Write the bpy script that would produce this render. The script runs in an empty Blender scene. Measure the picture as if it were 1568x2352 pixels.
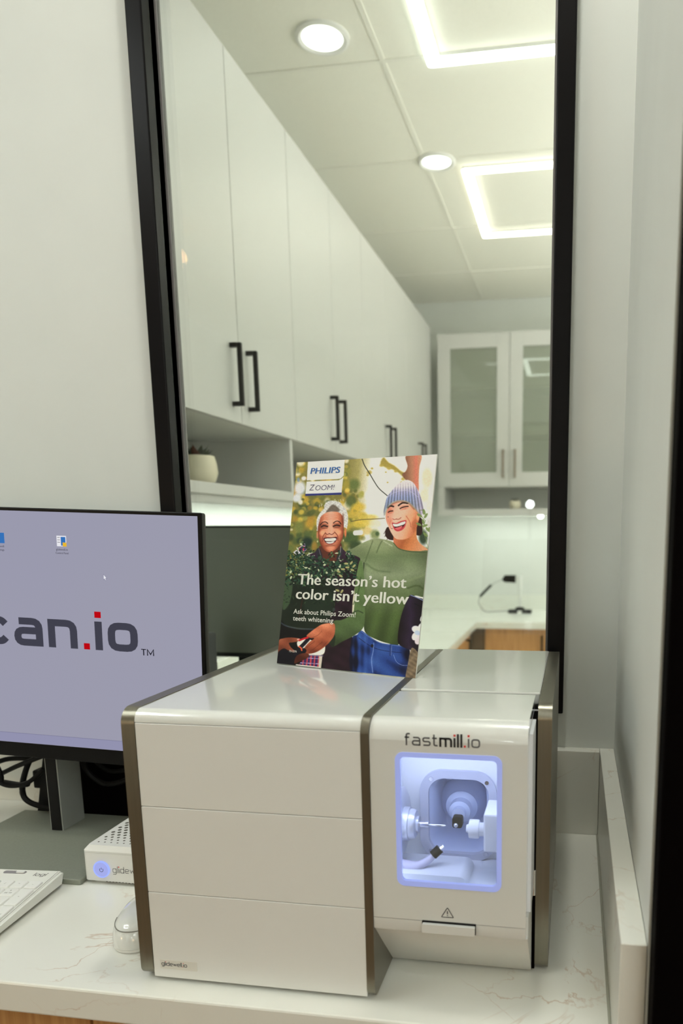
import bpy, bmesh, math, random
import numpy as np
from mathutils import Vector, Matrix

# ------------------------------------------------------------------ camera, light, exposure
S = bpy.context.scene
COL = S.collection
PI = math.pi
R = math.radians
F_PX, PX, PY = 1700.0, 1044.25, 1500.74
cam = bpy.data.cameras.new('camera')
cam.sensor_width = 36.0
cam.lens = F_PX / 2352 * 36.0
cam.shift_x = (784 - PX) / 2352
cam.shift_y = (PY - 1176) / 2352
cam.clip_start = 0.02
cam.dof.use_dof = True
cam.dof.focus_distance = 0.97
cam.dof.aperture_fstop = 4.4
camo = bpy.data.objects.new('camera', cam)
COL.objects.link(camo)
ax = ((0.98732393, 0.1586471, -0.00474951), (-0.02223855, 0.16790442, 0.98555241), (0.1571525, -0.97295385, 0.16930413))
mw = Matrix.Identity(4)
for c in range(3):
    for r_ in range(3):
        mw[r_][c] = ax[c][r_]
mw.translation = (0, 0, 1.30)
camo.matrix_world = mw
S.camera = camo
w = bpy.data.worlds.new('world')
S.world = w
w.use_nodes = True
w.node_tree.nodes['Background'].inputs[0].default_value = (0.9, 0.95, 0.85, 1)
w.node_tree.nodes['Background'].inputs[1].default_value = 0.15
S.view_settings.view_transform = 'Standard'
S.view_settings.look = 'None'
S.view_settings.exposure = 0.11
S.view_settings.gamma = 1.0
S.view_settings.use_curve_mapping = False
S.cycles.use_denoising = True
S.cycles.max_bounces = 10
S.cycles.diffuse_bounces = 5
S.cycles.glossy_bounces = 5
S.cycles.transparent_max_bounces = 12
S.cycles.sample_clamp_indirect = 6.0
LED = 8.0            # radiance of the LED strips, far room
NEAR = 45.0           # the same, for the added lights in the room of the viewpoint
LED_COL = (0.915, 0.985, 0.955)
WARM = (1.0, 0.80, 0.56)

# ------------------------------------------------------------------ helpers
def lin(c):
    return tuple((x / 255 / 12.92) if x / 255 <= 0.04045 else ((x / 255 + 0.055) / 1.055) ** 2.4 for x in c)

def mat(name, rgb, rough=0.5, metal=0.0, coat=0.0, spec=0.5, emit=None, estr=0.0, aniso=0.0):
    m = bpy.data.materials.new(name)
    m.use_nodes = True
    b = m.node_tree.nodes['Principled BSDF']
    b.inputs['Base Color'].default_value = (*rgb, 1)
    b.inputs['Roughness'].default_value = rough
    b.inputs['Metallic'].default_value = metal
    b.inputs['Coat Weight'].default_value = coat
    b.inputs['Coat Roughness'].default_value = 0.06
    b.inputs['Specular IOR Level'].default_value = spec
    b.inputs['Anisotropic'].default_value = aniso
    if emit:
        b.inputs['Emission Color'].default_value = (*emit, 1)
        b.inputs['Emission Strength'].default_value = estr
    return m

def node(m, kind, **kw):
    n = m.node_tree.nodes.new(kind)
    for k, v in kw.items():
        setattr(n, k, v)
    return n

def grain(m, scale=60, amount=0.06, bump=0.0, stretch=(1, 1, 1)):
    """fine colour mottling and relief on a plain material"""
    nt = m.node_tree
    b = nt.nodes['Principled BSDF']
    tc = node(m, 'ShaderNodeTexCoord')
    mp = node(m, 'ShaderNodeMapping')
    mp.inputs['Scale'].default_value = stretch
    nz = node(m, 'ShaderNodeTexNoise')
    nz.inputs['Scale'].default_value = scale
    nz.inputs['Detail'].default_value = 4
    nt.links.new(tc.outputs['Object'], mp.inputs[0])
    nt.links.new(mp.outputs[0], nz.inputs['Vector'])
    base = b.inputs['Base Color'].default_value[:3]
    rp = node(m, 'ShaderNodeValToRGB')
    rp.color_ramp.elements[0].position = 0.3
    rp.color_ramp.elements[1].position = 0.7
    rp.color_ramp.elements[0].color = (*[x * (1 - amount) for x in base], 1)
    rp.color_ramp.elements[1].color = (*[min(1, x * (1 + amount)) for x in base], 1)
    nt.links.new(nz.outputs['Fac'], rp.inputs[0])
    nt.links.new(rp.outputs[0], b.inputs['Base Color'])
    if bump:
        bp = node(m, 'ShaderNodeBump')
        bp.inputs['Strength'].default_value = bump
        bp.inputs['Distance'].default_value = 0.001
        nt.links.new(nz.outputs['Fac'], bp.inputs['Height'])
        nt.links.new(bp.outputs[0], b.inputs['Normal'])
    return m

def glow(name, rgb, s):
    m = bpy.data.materials.new(name)
    m.use_nodes = True
    nt = m.node_tree
    nt.nodes.clear()
    e = nt.nodes.new('ShaderNodeEmission')
    o = nt.nodes.new('ShaderNodeOutputMaterial')
    e.inputs[0].default_value = (*rgb, 1)
    e.inputs[1].default_value = s
    nt.links.new(e.outputs[0], o.inputs[0])
    return m

def glass(name, tint=(0.97, 0.985, 0.97), refl=1.0, rough=0.0, frost=0.0):
    """thin architectural pane: tinted straight transmission plus Fresnel reflection"""
    m = bpy.data.materials.new(name)
    m.use_nodes = True
    nt = m.node_tree
    nt.nodes.clear()
    o = nt.nodes.new('ShaderNodeOutputMaterial')
    t = nt.nodes.new('ShaderNodeBsdfTransparent')
    t.inputs[0].default_value = (*tint, 1)
    g = nt.nodes.new('ShaderNodeBsdfGlossy')
    g.inputs['Roughness'].default_value = rough
    f = nt.nodes.new('ShaderNodeFresnel')
    f.inputs[0].default_value = 1.5
    k = nt.nodes.new('ShaderNodeMath')
    k.operation = 'MULTIPLY'
    k.inputs[1].default_value = refl
    mx = nt.nodes.new('ShaderNodeMixShader')
    nt.links.new(f.outputs[0], k.inputs[0])
    body = t.outputs[0]
    if frost:
        df = nt.nodes.new('ShaderNodeBsdfDiffuse')
        df.inputs[0].default_value = (0.66, 0.70, 0.60, 1)
        fm = nt.nodes.new('ShaderNodeMixShader')
        fm.inputs[0].default_value = frost
        nt.links.new(t.outputs[0], fm.inputs[1])
        nt.links.new(df.outputs[0], fm.inputs[2])
        body = fm.outputs[0]
    nt.links.new(k.outputs[0], mx.inputs[0])
    nt.links.new(body, mx.inputs[1])
    nt.links.new(g.outputs[0], mx.inputs[2])
    nt.links.new(mx.outputs[0], o.inputs[0])
    return m

def thing(name, label, cat, loc=(0, 0, 0), rot=(0, 0, 0), group=None):
    o = bpy.data.objects.new(name, None)
    o.empty_display_size = 0.05
    COL.objects.link(o)
    o.location = loc
    o.rotation_euler = rot
    o['label'] = label
    o['category'] = cat
    if group:
        o['group'] = group
    return o

def tag(o, label, cat, group=None):
    o['label'] = label
    o['category'] = cat
    if group:
        o['group'] = group
    return o

def obj(name, bm, m, parent=None, smooth=False, label=None):
    me = bpy.data.meshes.new(name)
    bmesh.ops.recalc_face_normals(bm, faces=bm.faces)
    bm.to_mesh(me)
    bm.free()
    me.materials.append(m)
    if smooth:
        for p in me.polygons:
            p.use_smooth = True
        me.set_sharp_from_angle(angle=R(40))
    o = bpy.data.objects.new(name, me)
    COL.objects.link(o)
    if parent:
        o.parent = parent
    if label:
        o['label'] = label
    return o

def struct(name, bm, m, parent=None, smooth=False):
    o = obj(name, bm, m, parent, smooth)
    if parent is None:
        o['kind'] = 'structure'
    return o

def box(bm, x0, x1, y0, y1, z0, z1, bev=0.0, seg=2):
    vs = [bm.verts.new((x, y, z)) for x in (x0, x1) for y in (y0, y1) for z in (z0, z1)]
    fs = [bm.faces.new([vs[i] for i in q]) for q in ((0, 1, 3, 2), (4, 6, 7, 5), (0, 4, 5, 1), (2, 3, 7, 6), (0, 2, 6, 4), (1, 5, 7, 3))]
    if bev:
        es = list({e for f in fs for e in f.edges})
        bmesh.ops.bevel(bm, geom=es, offset=bev, segments=seg, profile=0.5, affect='EDGES', clamp_overlap=True)
    return bm

def BX(*a, **k):
    return box(bmesh.new(), *a, **k)

def rrect(x0, x1, y0, y1, r, n=6):
    """rounded rectangle outline, r a number or four radii (x0y0, x1y0, x1y1, x0y1)"""
    rr = r if isinstance(r, (tuple, list)) else (r,) * 4
    out = []
    for (cx, cy, sx, sy, a0), q in zip(((x0, y0, 1, 1, PI), (x1, y0, -1, 1, 1.5 * PI), (x1, y1, -1, -1, 0), (x0, y1, 1, -1, PI / 2)), rr):
        if q <= 1e-6:
            out.append((cx, cy))
            continue
        for i in range(n + 1):
            a = a0 + i / n * PI / 2
            out.append((cx + sx * q + q * math.cos(a), cy + sy * q + q * math.sin(a)))
    return out

def prism(bm, pts, a0, a1, axis='z'):
    """extrude a 2-D outline; axis x: (y,z), axis y: (x,z), axis z: (x,y)"""
    def v(p, t):
        return {'x': (t, p[0], p[1]), 'y': (p[0], t, p[1]), 'z': (p[0], p[1], t)}[axis]
    A = [bm.verts.new(v(p, a0)) for p in pts]
    B = [bm.verts.new(v(p, a1)) for p in pts]
    n = len(pts)
    bm.faces.new(A)
    bm.faces.new(B[::-1])
    for i in range(n):
        bm.faces.new((A[i], B[i], B[(i + 1) % n], A[(i + 1) % n]))
    return bm

def PR(*a, **k):
    return prism(bmesh.new(), *a, **k)

def ringprism(bm, outer, inner, a0, a1, axis='y'):
    """plate with a hole: outer and inner outlines of equal vertex count"""
    def v(p, t):
        return {'x': (t, p[0], p[1]), 'y': (p[0], t, p[1]), 'z': (p[0], p[1], t)}[axis]
    n = len(outer)
    L = [[bm.verts.new(v(p, t)) for p in q] for q in (outer, inner) for t in (a0, a1)]
    o0, o1, i0, i1 = L
    for k in range(n):
        j = (k + 1) % n
        bm.faces.new((o0[k], o0[j], i0[j], i0[k]))
        bm.faces.new((o1[k], i1[k], i1[j], o1[j]))
        bm.faces.new((o0[k], o1[k], o1[j], o0[j]))
        bm.faces.new((i0[k], i0[j], i1[j], i1[k]))
    return bm

def lathe(bm, prof, axis='z', c=(0, 0, 0), n=24):
    """revolve (radius, height) pairs about an axis through c"""
    rings = []
    for r, h in prof:
        ring = []
        for i in range(n):
            a = 2 * PI * i / n
            p = {'z': (r * math.cos(a), r * math.sin(a), h), 'y': (r * math.cos(a), h, r * math.sin(a)), 'x': (h, r * math.cos(a), r * math.sin(a))}[axis]
            ring.append(bm.verts.new((c[0] + p[0], c[1] + p[1], c[2] + p[2])))
        rings.append(ring)
    for A, B in zip(rings, rings[1:]):
        for i in range(n):
            bm.faces.new((A[i], A[(i + 1) % n], B[(i + 1) % n], B[i]))
    for g in (rings[0], rings[-1]):
        bm.faces.new(g)
    return bm

def LA(*a, **k):
    return lathe(bmesh.new(), *a, **k)

def smoothpath(pts, n=6):
    P = [Vector(p) for p in pts]
    P = [2 * P[0] - P[1]] + P + [2 * P[-1] - P[-2]]
    out = []
    for i in range(1, len(P) - 2):
        for k in range(n):
            t = k / n
            a, b, c, d = P[i - 1:i + 3]
            out.append(0.5 * ((2 * b) + (c - a) * t + (2 * a - 5 * b + 4 * c - d) * t * t + (3 * b - a - 3 * c + d) * t ** 3))
    out.append(P[-2])
    return out

def tube(bm, pts, r, n=8, sm=6):
    P = smoothpath(pts, sm) if sm else [Vector(p) for p in pts]
    rings = []
    up = Vector((0.13, 0.21, 0.97))
    for i, p in enumerate(P):
        d = (P[min(i + 1, len(P) - 1)] - P[max(i - 1, 0)]).normalized()
        a = d.cross(up)
        if a.length < 1e-3:
            a = d.cross(Vector((1, 0, 0)))
        a.normalize()
        b = d.cross(a)
        rr = r if not callable(r) else r(i / (len(P) - 1))
        rings.append([bm.verts.new(p + rr * (math.cos(2 * PI * k / n) * a + math.sin(2 * PI * k / n) * b)) for k in range(n)])
    for A, B in zip(rings, rings[1:]):
        for i in range(n):
            bm.faces.new((A[i], A[(i + 1) % n], B[(i + 1) % n], B[i]))
    bm.faces.new(rings[0])
    bm.faces.new(rings[-1])
    return bm

# ---- printed strokes and lettering (flat print, laid on its surface)
def roundpath(pts, r, n=5, closed=False):
    P = [Vector(p) for p in pts]
    out = []
    N = len(P)
    for i, p in enumerate(P):
        if not closed and i in (0, N - 1):
            out.append(p)
            continue
        a, b = P[i - 1], P[(i + 1) % N]
        da, db = a - p, b - p
        q = min(r, da.length * 0.5, db.length * 0.5)
        s, e = p + da.normalized() * q, p + db.normalized() * q
        for k in range(n + 1):
            t = k / n
            out.append((1 - t) ** 2 * s + 2 * t * (1 - t) * p + t * t * e)
    return out

def stroke2d(bm, pts, wd, to3, closed=False):
    P = [Vector(p) for p in pts]
    Q = [P[0]]
    for p in P[1:]:
        if (p - Q[-1]).length > 1e-7:
            Q.append(p)
    P = Q
    N = len(P)
    L, Rr = [], []
    for i in range(N):
        a = P[i - 1] if (i > 0 or closed) else P[i]
        b = P[(i + 1) % N] if (i < N - 1 or closed) else P[i]
        d1 = (P[i] - a).normalized() if (P[i] - a).length > 1e-9 else (b - P[i]).normalized()
        d2 = (b - P[i]).normalized() if (b - P[i]).length > 1e-9 else d1
        n1, n2 = Vector((-d1.y, d1.x)), Vector((-d2.y, d2.x))
        m = n1 + n2
        m = n1 if m.length < 1e-6 else m.normalized()
        k = wd / 2 / max(0.4, m.dot(n1))
        L.append(bm.verts.new(to3(P[i] + m * k)))
        Rr.append(bm.verts.new(to3(P[i] - m * k)))
    for i in range(N if closed else N - 1):
        j = (i + 1) % N
        bm.faces.new((L[i], L[j], Rr[j], Rr[i]))

BOWL = [(0, 0), (1, 0), (1, 1), (0, 1)]
GLYPH = {  # x-height 1; (open or closed, points)
    'c': (0.95, [(0, [(0.97, 0.82), (0.8, 1), (0, 1), (0, 0), (0.8, 0), (0.97, 0.18)])]),
    'a': (1.0, [(0, [(0.08, 1), (1, 1), (1, 0)]), (0, [(1, 0.56), (0, 0.56), (0, 0), (1, 0)])]),
    'n': (1.0, [(0, [(0, 0), (0, 1.06)]), (0, [(0, 1), (1, 1), (1, 0)])]),
    'm': (1.5, [(0, [(0, 0), (0, 1.06)]), (0, [(0, 1), (0.75, 1), (0.75, 0)]), (0, [(0.55, 1), (1.5, 1), (1.5, 0)])]),
    'i': (0.0, [(0, [(0, 0), (0, 1)])]),
    'l': (0.0, [(0, [(0, 0), (0, 1.55)])]),
    'o': (1.0, [(1, BOWL)]),
    'd': (1.0, [(1, BOWL), (0, [(1, 0), (1, 1.55)])]),
    'g': (1.0, [(1, BOWL), (0, [(1, 1), (1, -0.45), (0.05, -0.45)])]),
    'e': (1.0, [(0, [(0, 0.5), (1, 0.5), (1, 1), (0, 1), (0, 0), (0.95, 0)])]),
    'w': (1.3, [(0, [(0, 1), (0.3, 0), (0.65, 0.95), (1.0, 0), (1.3, 1)])]),
    'f': (0.5, [(0, [(0.1, 0), (0.1, 1.5), (0.6, 1.5)]), (0, [(-0.15, 1), (0.5, 1)])]),
    's': (0.95, [(0, [(0.92, 1), (0, 1), (0, 0.5), (0.95, 0.5), (0.95, 0), (0.03, 0)])]),
    't': (0.5, [(0, [(0.1, 1.4), (0.1, 0), (0.6, 0)]), (0, [(-0.15, 1), (0.5, 1)])]),
    'T': (0.9, [(0, [(0, 1.4), (0.9, 1.4)]), (0, [(0.45, 0), (0.45, 1.4)])]),
    'M': (1.1, [(0, [(0, 0), (0, 1.4), (0.55, 0.3), (1.1, 1.4), (1.1, 0)])]),
}

def wordmark(name, text, org, ex, ez, xh, wd, gap, m, mred, parent, bold=None, mbold=None, reddot=True, squeeze=1.0, split=False):
    """geometric lettering from strokes; org bottom left, ex and ez unit vectors, xh x-height"""
    org, ex, ez = Vector(org), Vector(ex), Vector(ez)
    A, B, Cc = bmesh.new(), bmesh.new(), bmesh.new()
    x = 0.0
    for k, ch in enumerate(text):
        isb = bold and bold[0] <= k < bold[1]
        bm = Cc if isb else A
        ww = wd * (1.35 if isb else 1)
        if ch == '.':
            s = 0.27
            q = [(x - s / 2, -wd / 2), (x + s / 2, -wd / 2), (x + s / 2, s - wd / 2 + 0.02), (x - s / 2, s - wd / 2 + 0.02)]
            B.faces.new([B.verts.new(org + ex * (p[0] * xh * squeeze) + ez * (p[1] * xh)) for p in q])
            if split:
                obj('full_stop', B, mred, parent)
                B = bmesh.new()
            x += gap - 0.02 if gap > 0.5 else gap + 0.05
            continue
        wdt, strokes = GLYPH[ch]
        if split:
            bm = bmesh.new()
        to3 = lambda p, x=x: org + ex * ((x + p.x) * xh * squeeze) + ez * (p.y * xh)
        for cl, pts in strokes:
            if not cl:      # square terminals reach the outer edge of the round letters
                pts = list(pts)
                for e0, e1 in ((0, 1), (-1, -2)):
                    if abs(pts[e0][0] - pts[e1][0]) < 1e-6:
                        yy = 1.0 if pts[e0][1] == 1.06 else pts[e0][1]
                        pts[e0] = (pts[e0][0], yy + math.copysign(ww / 2, pts[e0][1] - pts[e1][1]))
            stroke2d(bm, roundpath(pts, 0.34, 4, bool(cl)), ww, to3, bool(cl))
        if ch == 'i':
            s = 0.29
            q = [(x - s / 2, 1.33), (x + s / 2, 1.33), (x + s / 2, 1.33 + s), (x - s / 2, 1.33 + s)]
            tb = B if reddot else bm
            tb.faces.new([tb.verts.new(org + ex * (p[0] * xh * squeeze) + ez * (p[1] * xh)) for p in q])
            if split and tb is B:
                obj('letter_dot', B, mred, parent)
                B = bmesh.new()
        if split:
            obj('letter', bm, mbold if isb else m, parent)
        x += wdt + gap
    if split:
        for b_ in (A, B, Cc):
            b_.free()
        return None
    o = obj(name, A, m, parent)
    for nm, bm, mm in (('bold_lettering', Cc, mbold), ('red_dots', B, mred)):
        if len(bm.verts):
            obj(nm, bm, mm, o if parent.parent is None else parent)
        else:
            bm.free()
    return o

def text_mesh(txt, size=1.0, bold=0.0, shear=0.0, spacing=1.0):
    cu = bpy.data.curves.new('lettering', 'FONT')
    cu.body = txt
    cu.size = size
    cu.offset = bold
    cu.shear = shear
    cu.space_character = spacing
    cu.resolution_u = 3
    o = bpy.data.objects.new('lettering', cu)
    COL.objects.link(o)
    dg = bpy.context.evaluated_depsgraph_get()
    me = bpy.data.meshes.new_from_object(o.evaluated_get(dg))
    COL.objects.unlink(o)
    bpy.data.objects.remove(o)
    bpy.data.curves.remove(cu)
    return me

def lettering(name, txt, org, ex, ez, m, parent, width=None, cap=None, bold=0.0, shear=0.0, spacing=1.0):
    """built-in font text, flat, fitted to a width and / or a cap height"""
    me = text_mesh(txt, 1.0, bold if bold < 0.012 else 0.0, shear, spacing)
    if bold >= 0.012:      # heavy face: copies stepped sideways, each a hair in front of the last
        b2 = bmesh.new()
        for q in range(4):
            src = bmesh.new()
            src.from_mesh(me)
            for v in src.verts:
                v.co.x += q * bold * 0.55
                v.co.z += q * 0.0008
            tmp = bpy.data.meshes.new('lettering')
            src.to_mesh(tmp)
            src.free()
            b2.from_mesh(tmp)
            bpy.data.meshes.remove(tmp)
        b2.to_mesh(me)
        b2.free()
    n = len(me.vertices)
    co = np.empty(n * 3)
    me.vertices.foreach_get('co', co)
    co = co.reshape(-1, 3)
    x0, x1 = co[:, 0].min(), co[:, 0].max()
    sx = width / (x1 - x0) if width else cap / 0.73
    sz = cap / 0.73 if cap else sx
    org, ex, ez = np.array(org), np.array(ex), np.array(ez)
    nrm = np.cross(ex, ez)
    out = org + np.outer((co[:, 0] - x0) * sx, ex) + np.outer(co[:, 1] * sz, ez) + np.outer(co[:, 2] * sx, nrm)
    me.vertices.foreach_set('co', out.ravel())
    me.update()
    me.materials.clear()
    me.materials.append(m)
    o = bpy.data.objects.new(name, me)
    me.name = name
    COL.objects.link(o)
    o.parent = parent
    return o

# ------------------------------------------------------------------ materials
WALL = grain(mat('wall_paint', (0.69, 0.71, 0.68), 0.75), 9, 0.015, 0.05)
CEIL = grain(mat('ceiling_tile', (0.88, 0.87, 0.80), 0.9), 220, 0.03, 0.15)
WHITE_LAM = mat('white_laminate', (0.56, 0.56, 0.545), 0.38)
WHITE_LAM_IN = mat('white_laminate_carcass', (0.70, 0.71, 0.67), 0.45)
BLACK = mat('matt_black_metal', (0.006, 0.0055, 0.0055), 0.42, spec=0.12)
BLACK_SATIN = mat('satin_black_frame', (0.006, 0.0055, 0.006), 0.3, spec=0.10)
GREY_BEAD = mat('grey_glazing_bead', (0.16, 0.15, 0.15), 0.35)
BLACK_PL = mat('black_plastic', (0.007, 0.007, 0.007), 0.45, spec=0.15)
VOID = mat('black_door_paint', (0.0018, 0.0012, 0.0012), 0.7, spec=0.02)
GLOSS_W = mat('glossy_white_shell', (0.71, 0.72, 0.69), 0.20, coat=1.0)
MATT_W = mat('white_plastic', (0.76, 0.76, 0.73), 0.36)
METAL = grain(mat('brushed_nickel', (0.25, 0.235, 0.19), 0.34, 0.92, aniso=0.4), 300, 0.05, 0.0, (1, 1, 0.02))
METAL_D = grain(mat('dark_satin_trim', (0.20, 0.19, 0.16), 0.38, 0.85), 300, 0.05, 0.0, (1, 1, 0.02))
ALU = mat('silver_aluminium', (0.42, 0.44, 0.42), 0.4, 0.35)
ALU_D = grain(mat('grey_aluminium_base', (0.27, 0.285, 0.235), 0.45, 0.3), 400, 0.05)
STEEL = mat('polished_steel', (0.75, 0.76, 0.80), 0.15, 1.0)
INK = mat('dark_grey_ink', lin((52, 52, 60)), 0.5)
INK_L = mat('grey_ink', lin((95, 95, 98)), 0.5)
INK_B = mat('black_ink', (0.01, 0.01, 0.012), 0.5)
RED = mat('red_ink', lin((222, 40, 40)), 0.5)
GLASS = glass('window_glass', (0.96, 0.985, 0.965), 1.0)
GLASS_C = glass('cabinet_glass', (0.90, 0.94, 0.88), 1.4, 0.02, 0.29)

def wood():
    m = mat('oak_laminate', lin((186, 140, 86)), 0.5)
    nt = m.node_tree
    tc = node(m, 'ShaderNodeTexCoord')
    mp = node(m, 'ShaderNodeMapping')
    mp.inputs['Scale'].default_value = (38, 38, 1.6)
    nz = node(m, 'ShaderNodeTexNoise')
    nz.inputs['Scale'].default_value = 3.0
    nz.inputs['Detail'].default_value = 6
    rp = node(m, 'ShaderNodeValToRGB')
    rp.color_ramp.elements[0].position = 0.3
    rp.color_ramp.elements[1].position = 0.72
    rp.color_ramp.elements[0].color = (*lin((165, 116, 66)), 1)
    rp.color_ramp.elements[1].color = (*lin((205, 160, 104)), 1)
    nt.links.new(tc.outputs['Object'], mp.inputs[0])
    nt.links.new(mp.outputs[0], nz.inputs['Vector'])
    nt.links.new(nz.outputs['Fac'], rp.inputs[0])
    nt.links.new(rp.outputs[0], nt.nodes['Principled BSDF'].inputs['Base Color'])
    return m
WOOD = wood()

def marble(name, tone):
    """white engineered stone with a few thin rust-coloured veins"""
    m = mat(name, tone, 0.2, spec=0.5)
    nt = m.node_tree
    tc = node(m, 'ShaderNodeTexCoord')
    def noise(scale, det, dist=0.0, off=0.0):
        mp = node(m, 'ShaderNodeMapping')
        mp.inputs['Location'].default_value = (off, off * 0.7, off * 1.3)
        nt.links.new(tc.outputs['Object'], mp.inputs[0])
        n = node(m, 'ShaderNodeTexNoise')
        n.inputs['Scale'].default_value = scale
        n.inputs['Detail'].default_value = det
        n.inputs['Distortion'].default_value = dist
        nt.links.new(mp.outputs[0], n.inputs['Vector'])
        return n.outputs['Fac']
    def mth(op, a, b=None):
        n = node(m, 'ShaderNodeMath', operation=op)
        n.use_clamp = op == 'SMOOTH_MIN'
        for i, v in enumerate((a, b)):
            if v is None:
                continue
            if isinstance(v, (int, float)):
                n.inputs[i].default_value = v
            else:
                nt.links.new(v, n.inputs[i])
        return n.outputs[0]
    def ramp(fac, a, b, ca=0, cb=1):
        n = node(m, 'ShaderNodeMapRange')
        nt.links.new(fac, n.inputs[0])
        n.inputs[1].default_value, n.inputs[2].default_value, n.inputs[3].default_value, n.inputs[4].default_value = a, b, ca, cb
        return n.outputs[0]
    fam = []
    for sc_, of_, gs_, go_ in ((2.6, 3.1, 7.0, 8.0), (3.3, 11.7, 6.0, 2.3), (2.2, 7.9, 6.5, 5.1)):
        d_ = mth('ABSOLUTE', mth('SUBTRACT', noise(sc_, 7, 1.2, of_), 0.5))
        fam.append(mth('MULTIPLY', ramp(d_, 0.0, 0.0042, 1, 0), ramp(noise(gs_, 4, 0.6, go_), 0.47, 0.64)))
    vein = mth('MULTIPLY', mth('MAXIMUM', mth('MAXIMUM', fam[0], fam[1]), fam[2]), 0.5)
    cloud = ramp(noise(3.0, 3, 0.3, 1.0), 0.4, 0.8, 0, 0.10)
    mx = node(m, 'ShaderNodeMix', data_type='RGBA')
    mx.inputs[6].default_value = (*tone, 1)
    mx.inputs[7].default_value = (*lin((196, 176, 150)), 1)
    nt.links.new(cloud, mx.inputs[0])
    m2 = node(m, 'ShaderNodeMix', data_type='RGBA')
    m2.inputs[7].default_value = (*lin((176, 128, 84)), 1)
    nt.links.new(vein, m2.inputs[0])
    nt.links.new(mx.outputs[2], m2.inputs[6])
    nt.links.new(m2.outputs[2], nt.nodes['Principled BSDF'].inputs['Base Color'])
    return m
STONE = marble('veined_white_stone', (0.78, 0.78, 0.72))
STONE_P = marble('pale_stone', (0.78, 0.80, 0.74))

# ------------------------------------------------------------------ the setting
YW = 1.19            # room face of the window wall
ZC = 2.72
FX0, FX1, FY1 = -1.23, 1.75, 5.0
struct('floor', BX(-2.75, 2.0, -3.3, YW, -0.1, 0.0), grain(mat('brown_vinyl_floor', lin((132, 104, 76)), 0.5), 12, 0.08))
struct('floor_far', BX(-2.75, 2.0, YW, 5.15, -0.1, 0.0), grain(mat('pale_vinyl_floor', lin((222, 216, 204)), 0.5), 12, 0.05))
DARKW = grain(mat('dark_brown_wall_paint', lin((96, 78, 58)), 0.75), 9, 0.03)
struct('ceiling', BX(-2.75, 2.0, -3.3, 5.15, ZC, ZC + 0.1), CEIL)
bm = bmesh.new()     # wall with the window opening
WX0, WX1, WZ0, WZ1 = -0.660, -0.040, 1.028, 2.33
box(bm, -2.75, WX0, YW, YW + 0.025, 0, ZC)
box(bm, WX1, 2.0, YW, YW + 0.025, 0, ZC)
box(bm, WX0, WX1, YW, YW + 0.025, 0, WZ0)
box(bm, WX0, WX1, YW, YW + 0.025, WZ1, ZC)
struct('wall_back', bm, WALL)
struct('wall_left', BX(-2.75, -2.65, -3.3, YW, 0, ZC), WALL)
struct('wall_rear', BX(-2.75, 2.0, -3.4, -3.3, 0, ZC), WALL)
struct('wall_side', BX(1.5, 1.6, -3.3, 0.6, 0, ZC), WALL)
struct('trim_10', BX(-2.65, 1.5, -3.3, -3.26, 0, 1.2), DARKW)
struct('trim_11', BX(1.46, 1.5, -3.26, 0.6, 0, 1.2), DARKW)
struct('wall_right', BX(0.070, 0.19, 0.608, YW, 0, ZC), WALL)
struct('door_1', BX(0.0715, 0.125, 0.572, 0.606, 0, 1.75, bev=0.002), VOID)
struct('wall_far', BX(FX0 - 0.1, 2.0, FY1, FY1 + 0.1, 0, ZC), WALL)
struct('wall_far_left', BX(FX0 - 0.1, FX0, YW + 0.025, FY1, 0, ZC), WALL)
struct('wall_far_right', BX(FX1, FX1 + 0.1, YW + 0.025, FY1, 0, ZC), WALL)
# suspended ceiling grid of the far room
TB = mat('ceiling_grid', (0.85, 0.84, 0.775), 0.8)
for k, y in enumerate((1.85, 2.50, 3.14, 3.82, 4.45)):
    struct('trim_%d' % (k + 1), BX(FX0, FX1, y - 0.008, y + 0.008, ZC - 0.003, ZC), TB)
for k, x in enumerate((-0.62, 0.02, 0.66, 1.3)):
    struct('trim_%d' % (k + 6), BX(x - 0.008, x + 0.008, YW + 0.025, FY1, ZC - 0.0025, ZC), TB)

# window: black metal frame with its glazing beads and pane
win = bpy.data.objects.new('window_1', None)
COL.objects.link(win)
win['kind'] = 'structure'
for nm, a in (('frame_bar', (-0.687, -0.660, 1.002, 2.36)), ('frame_bar', (-0.040, -0.0135, 1.002, 2.36)), ('frame_bar', (-0.660, -0.040, 1.002, 1.03)), ('frame_bar', (-0.660, -0.040, 2.332, 2.36))):
    obj(nm, BX(a[0], a[1], YW - 0.023, YW + 0.028, a[2], a[3], bev=0.0022), BLACK_SATIN, win)
for a in ((-0.660, -0.6555, 1.03, 2.332), (-0.0445, -0.040, 1.03, 2.332)):
    obj('glazing_bead', BX(a[0], a[1], YW + 0.014, YW + 0.026, a[2], a[3], bev=0.001), GREY_BEAD, win)
obj('pane', BX(-0.660, -0.040, YW + 0.016, YW + 0.022, 1.03, 2.332), GLASS, win)

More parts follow.
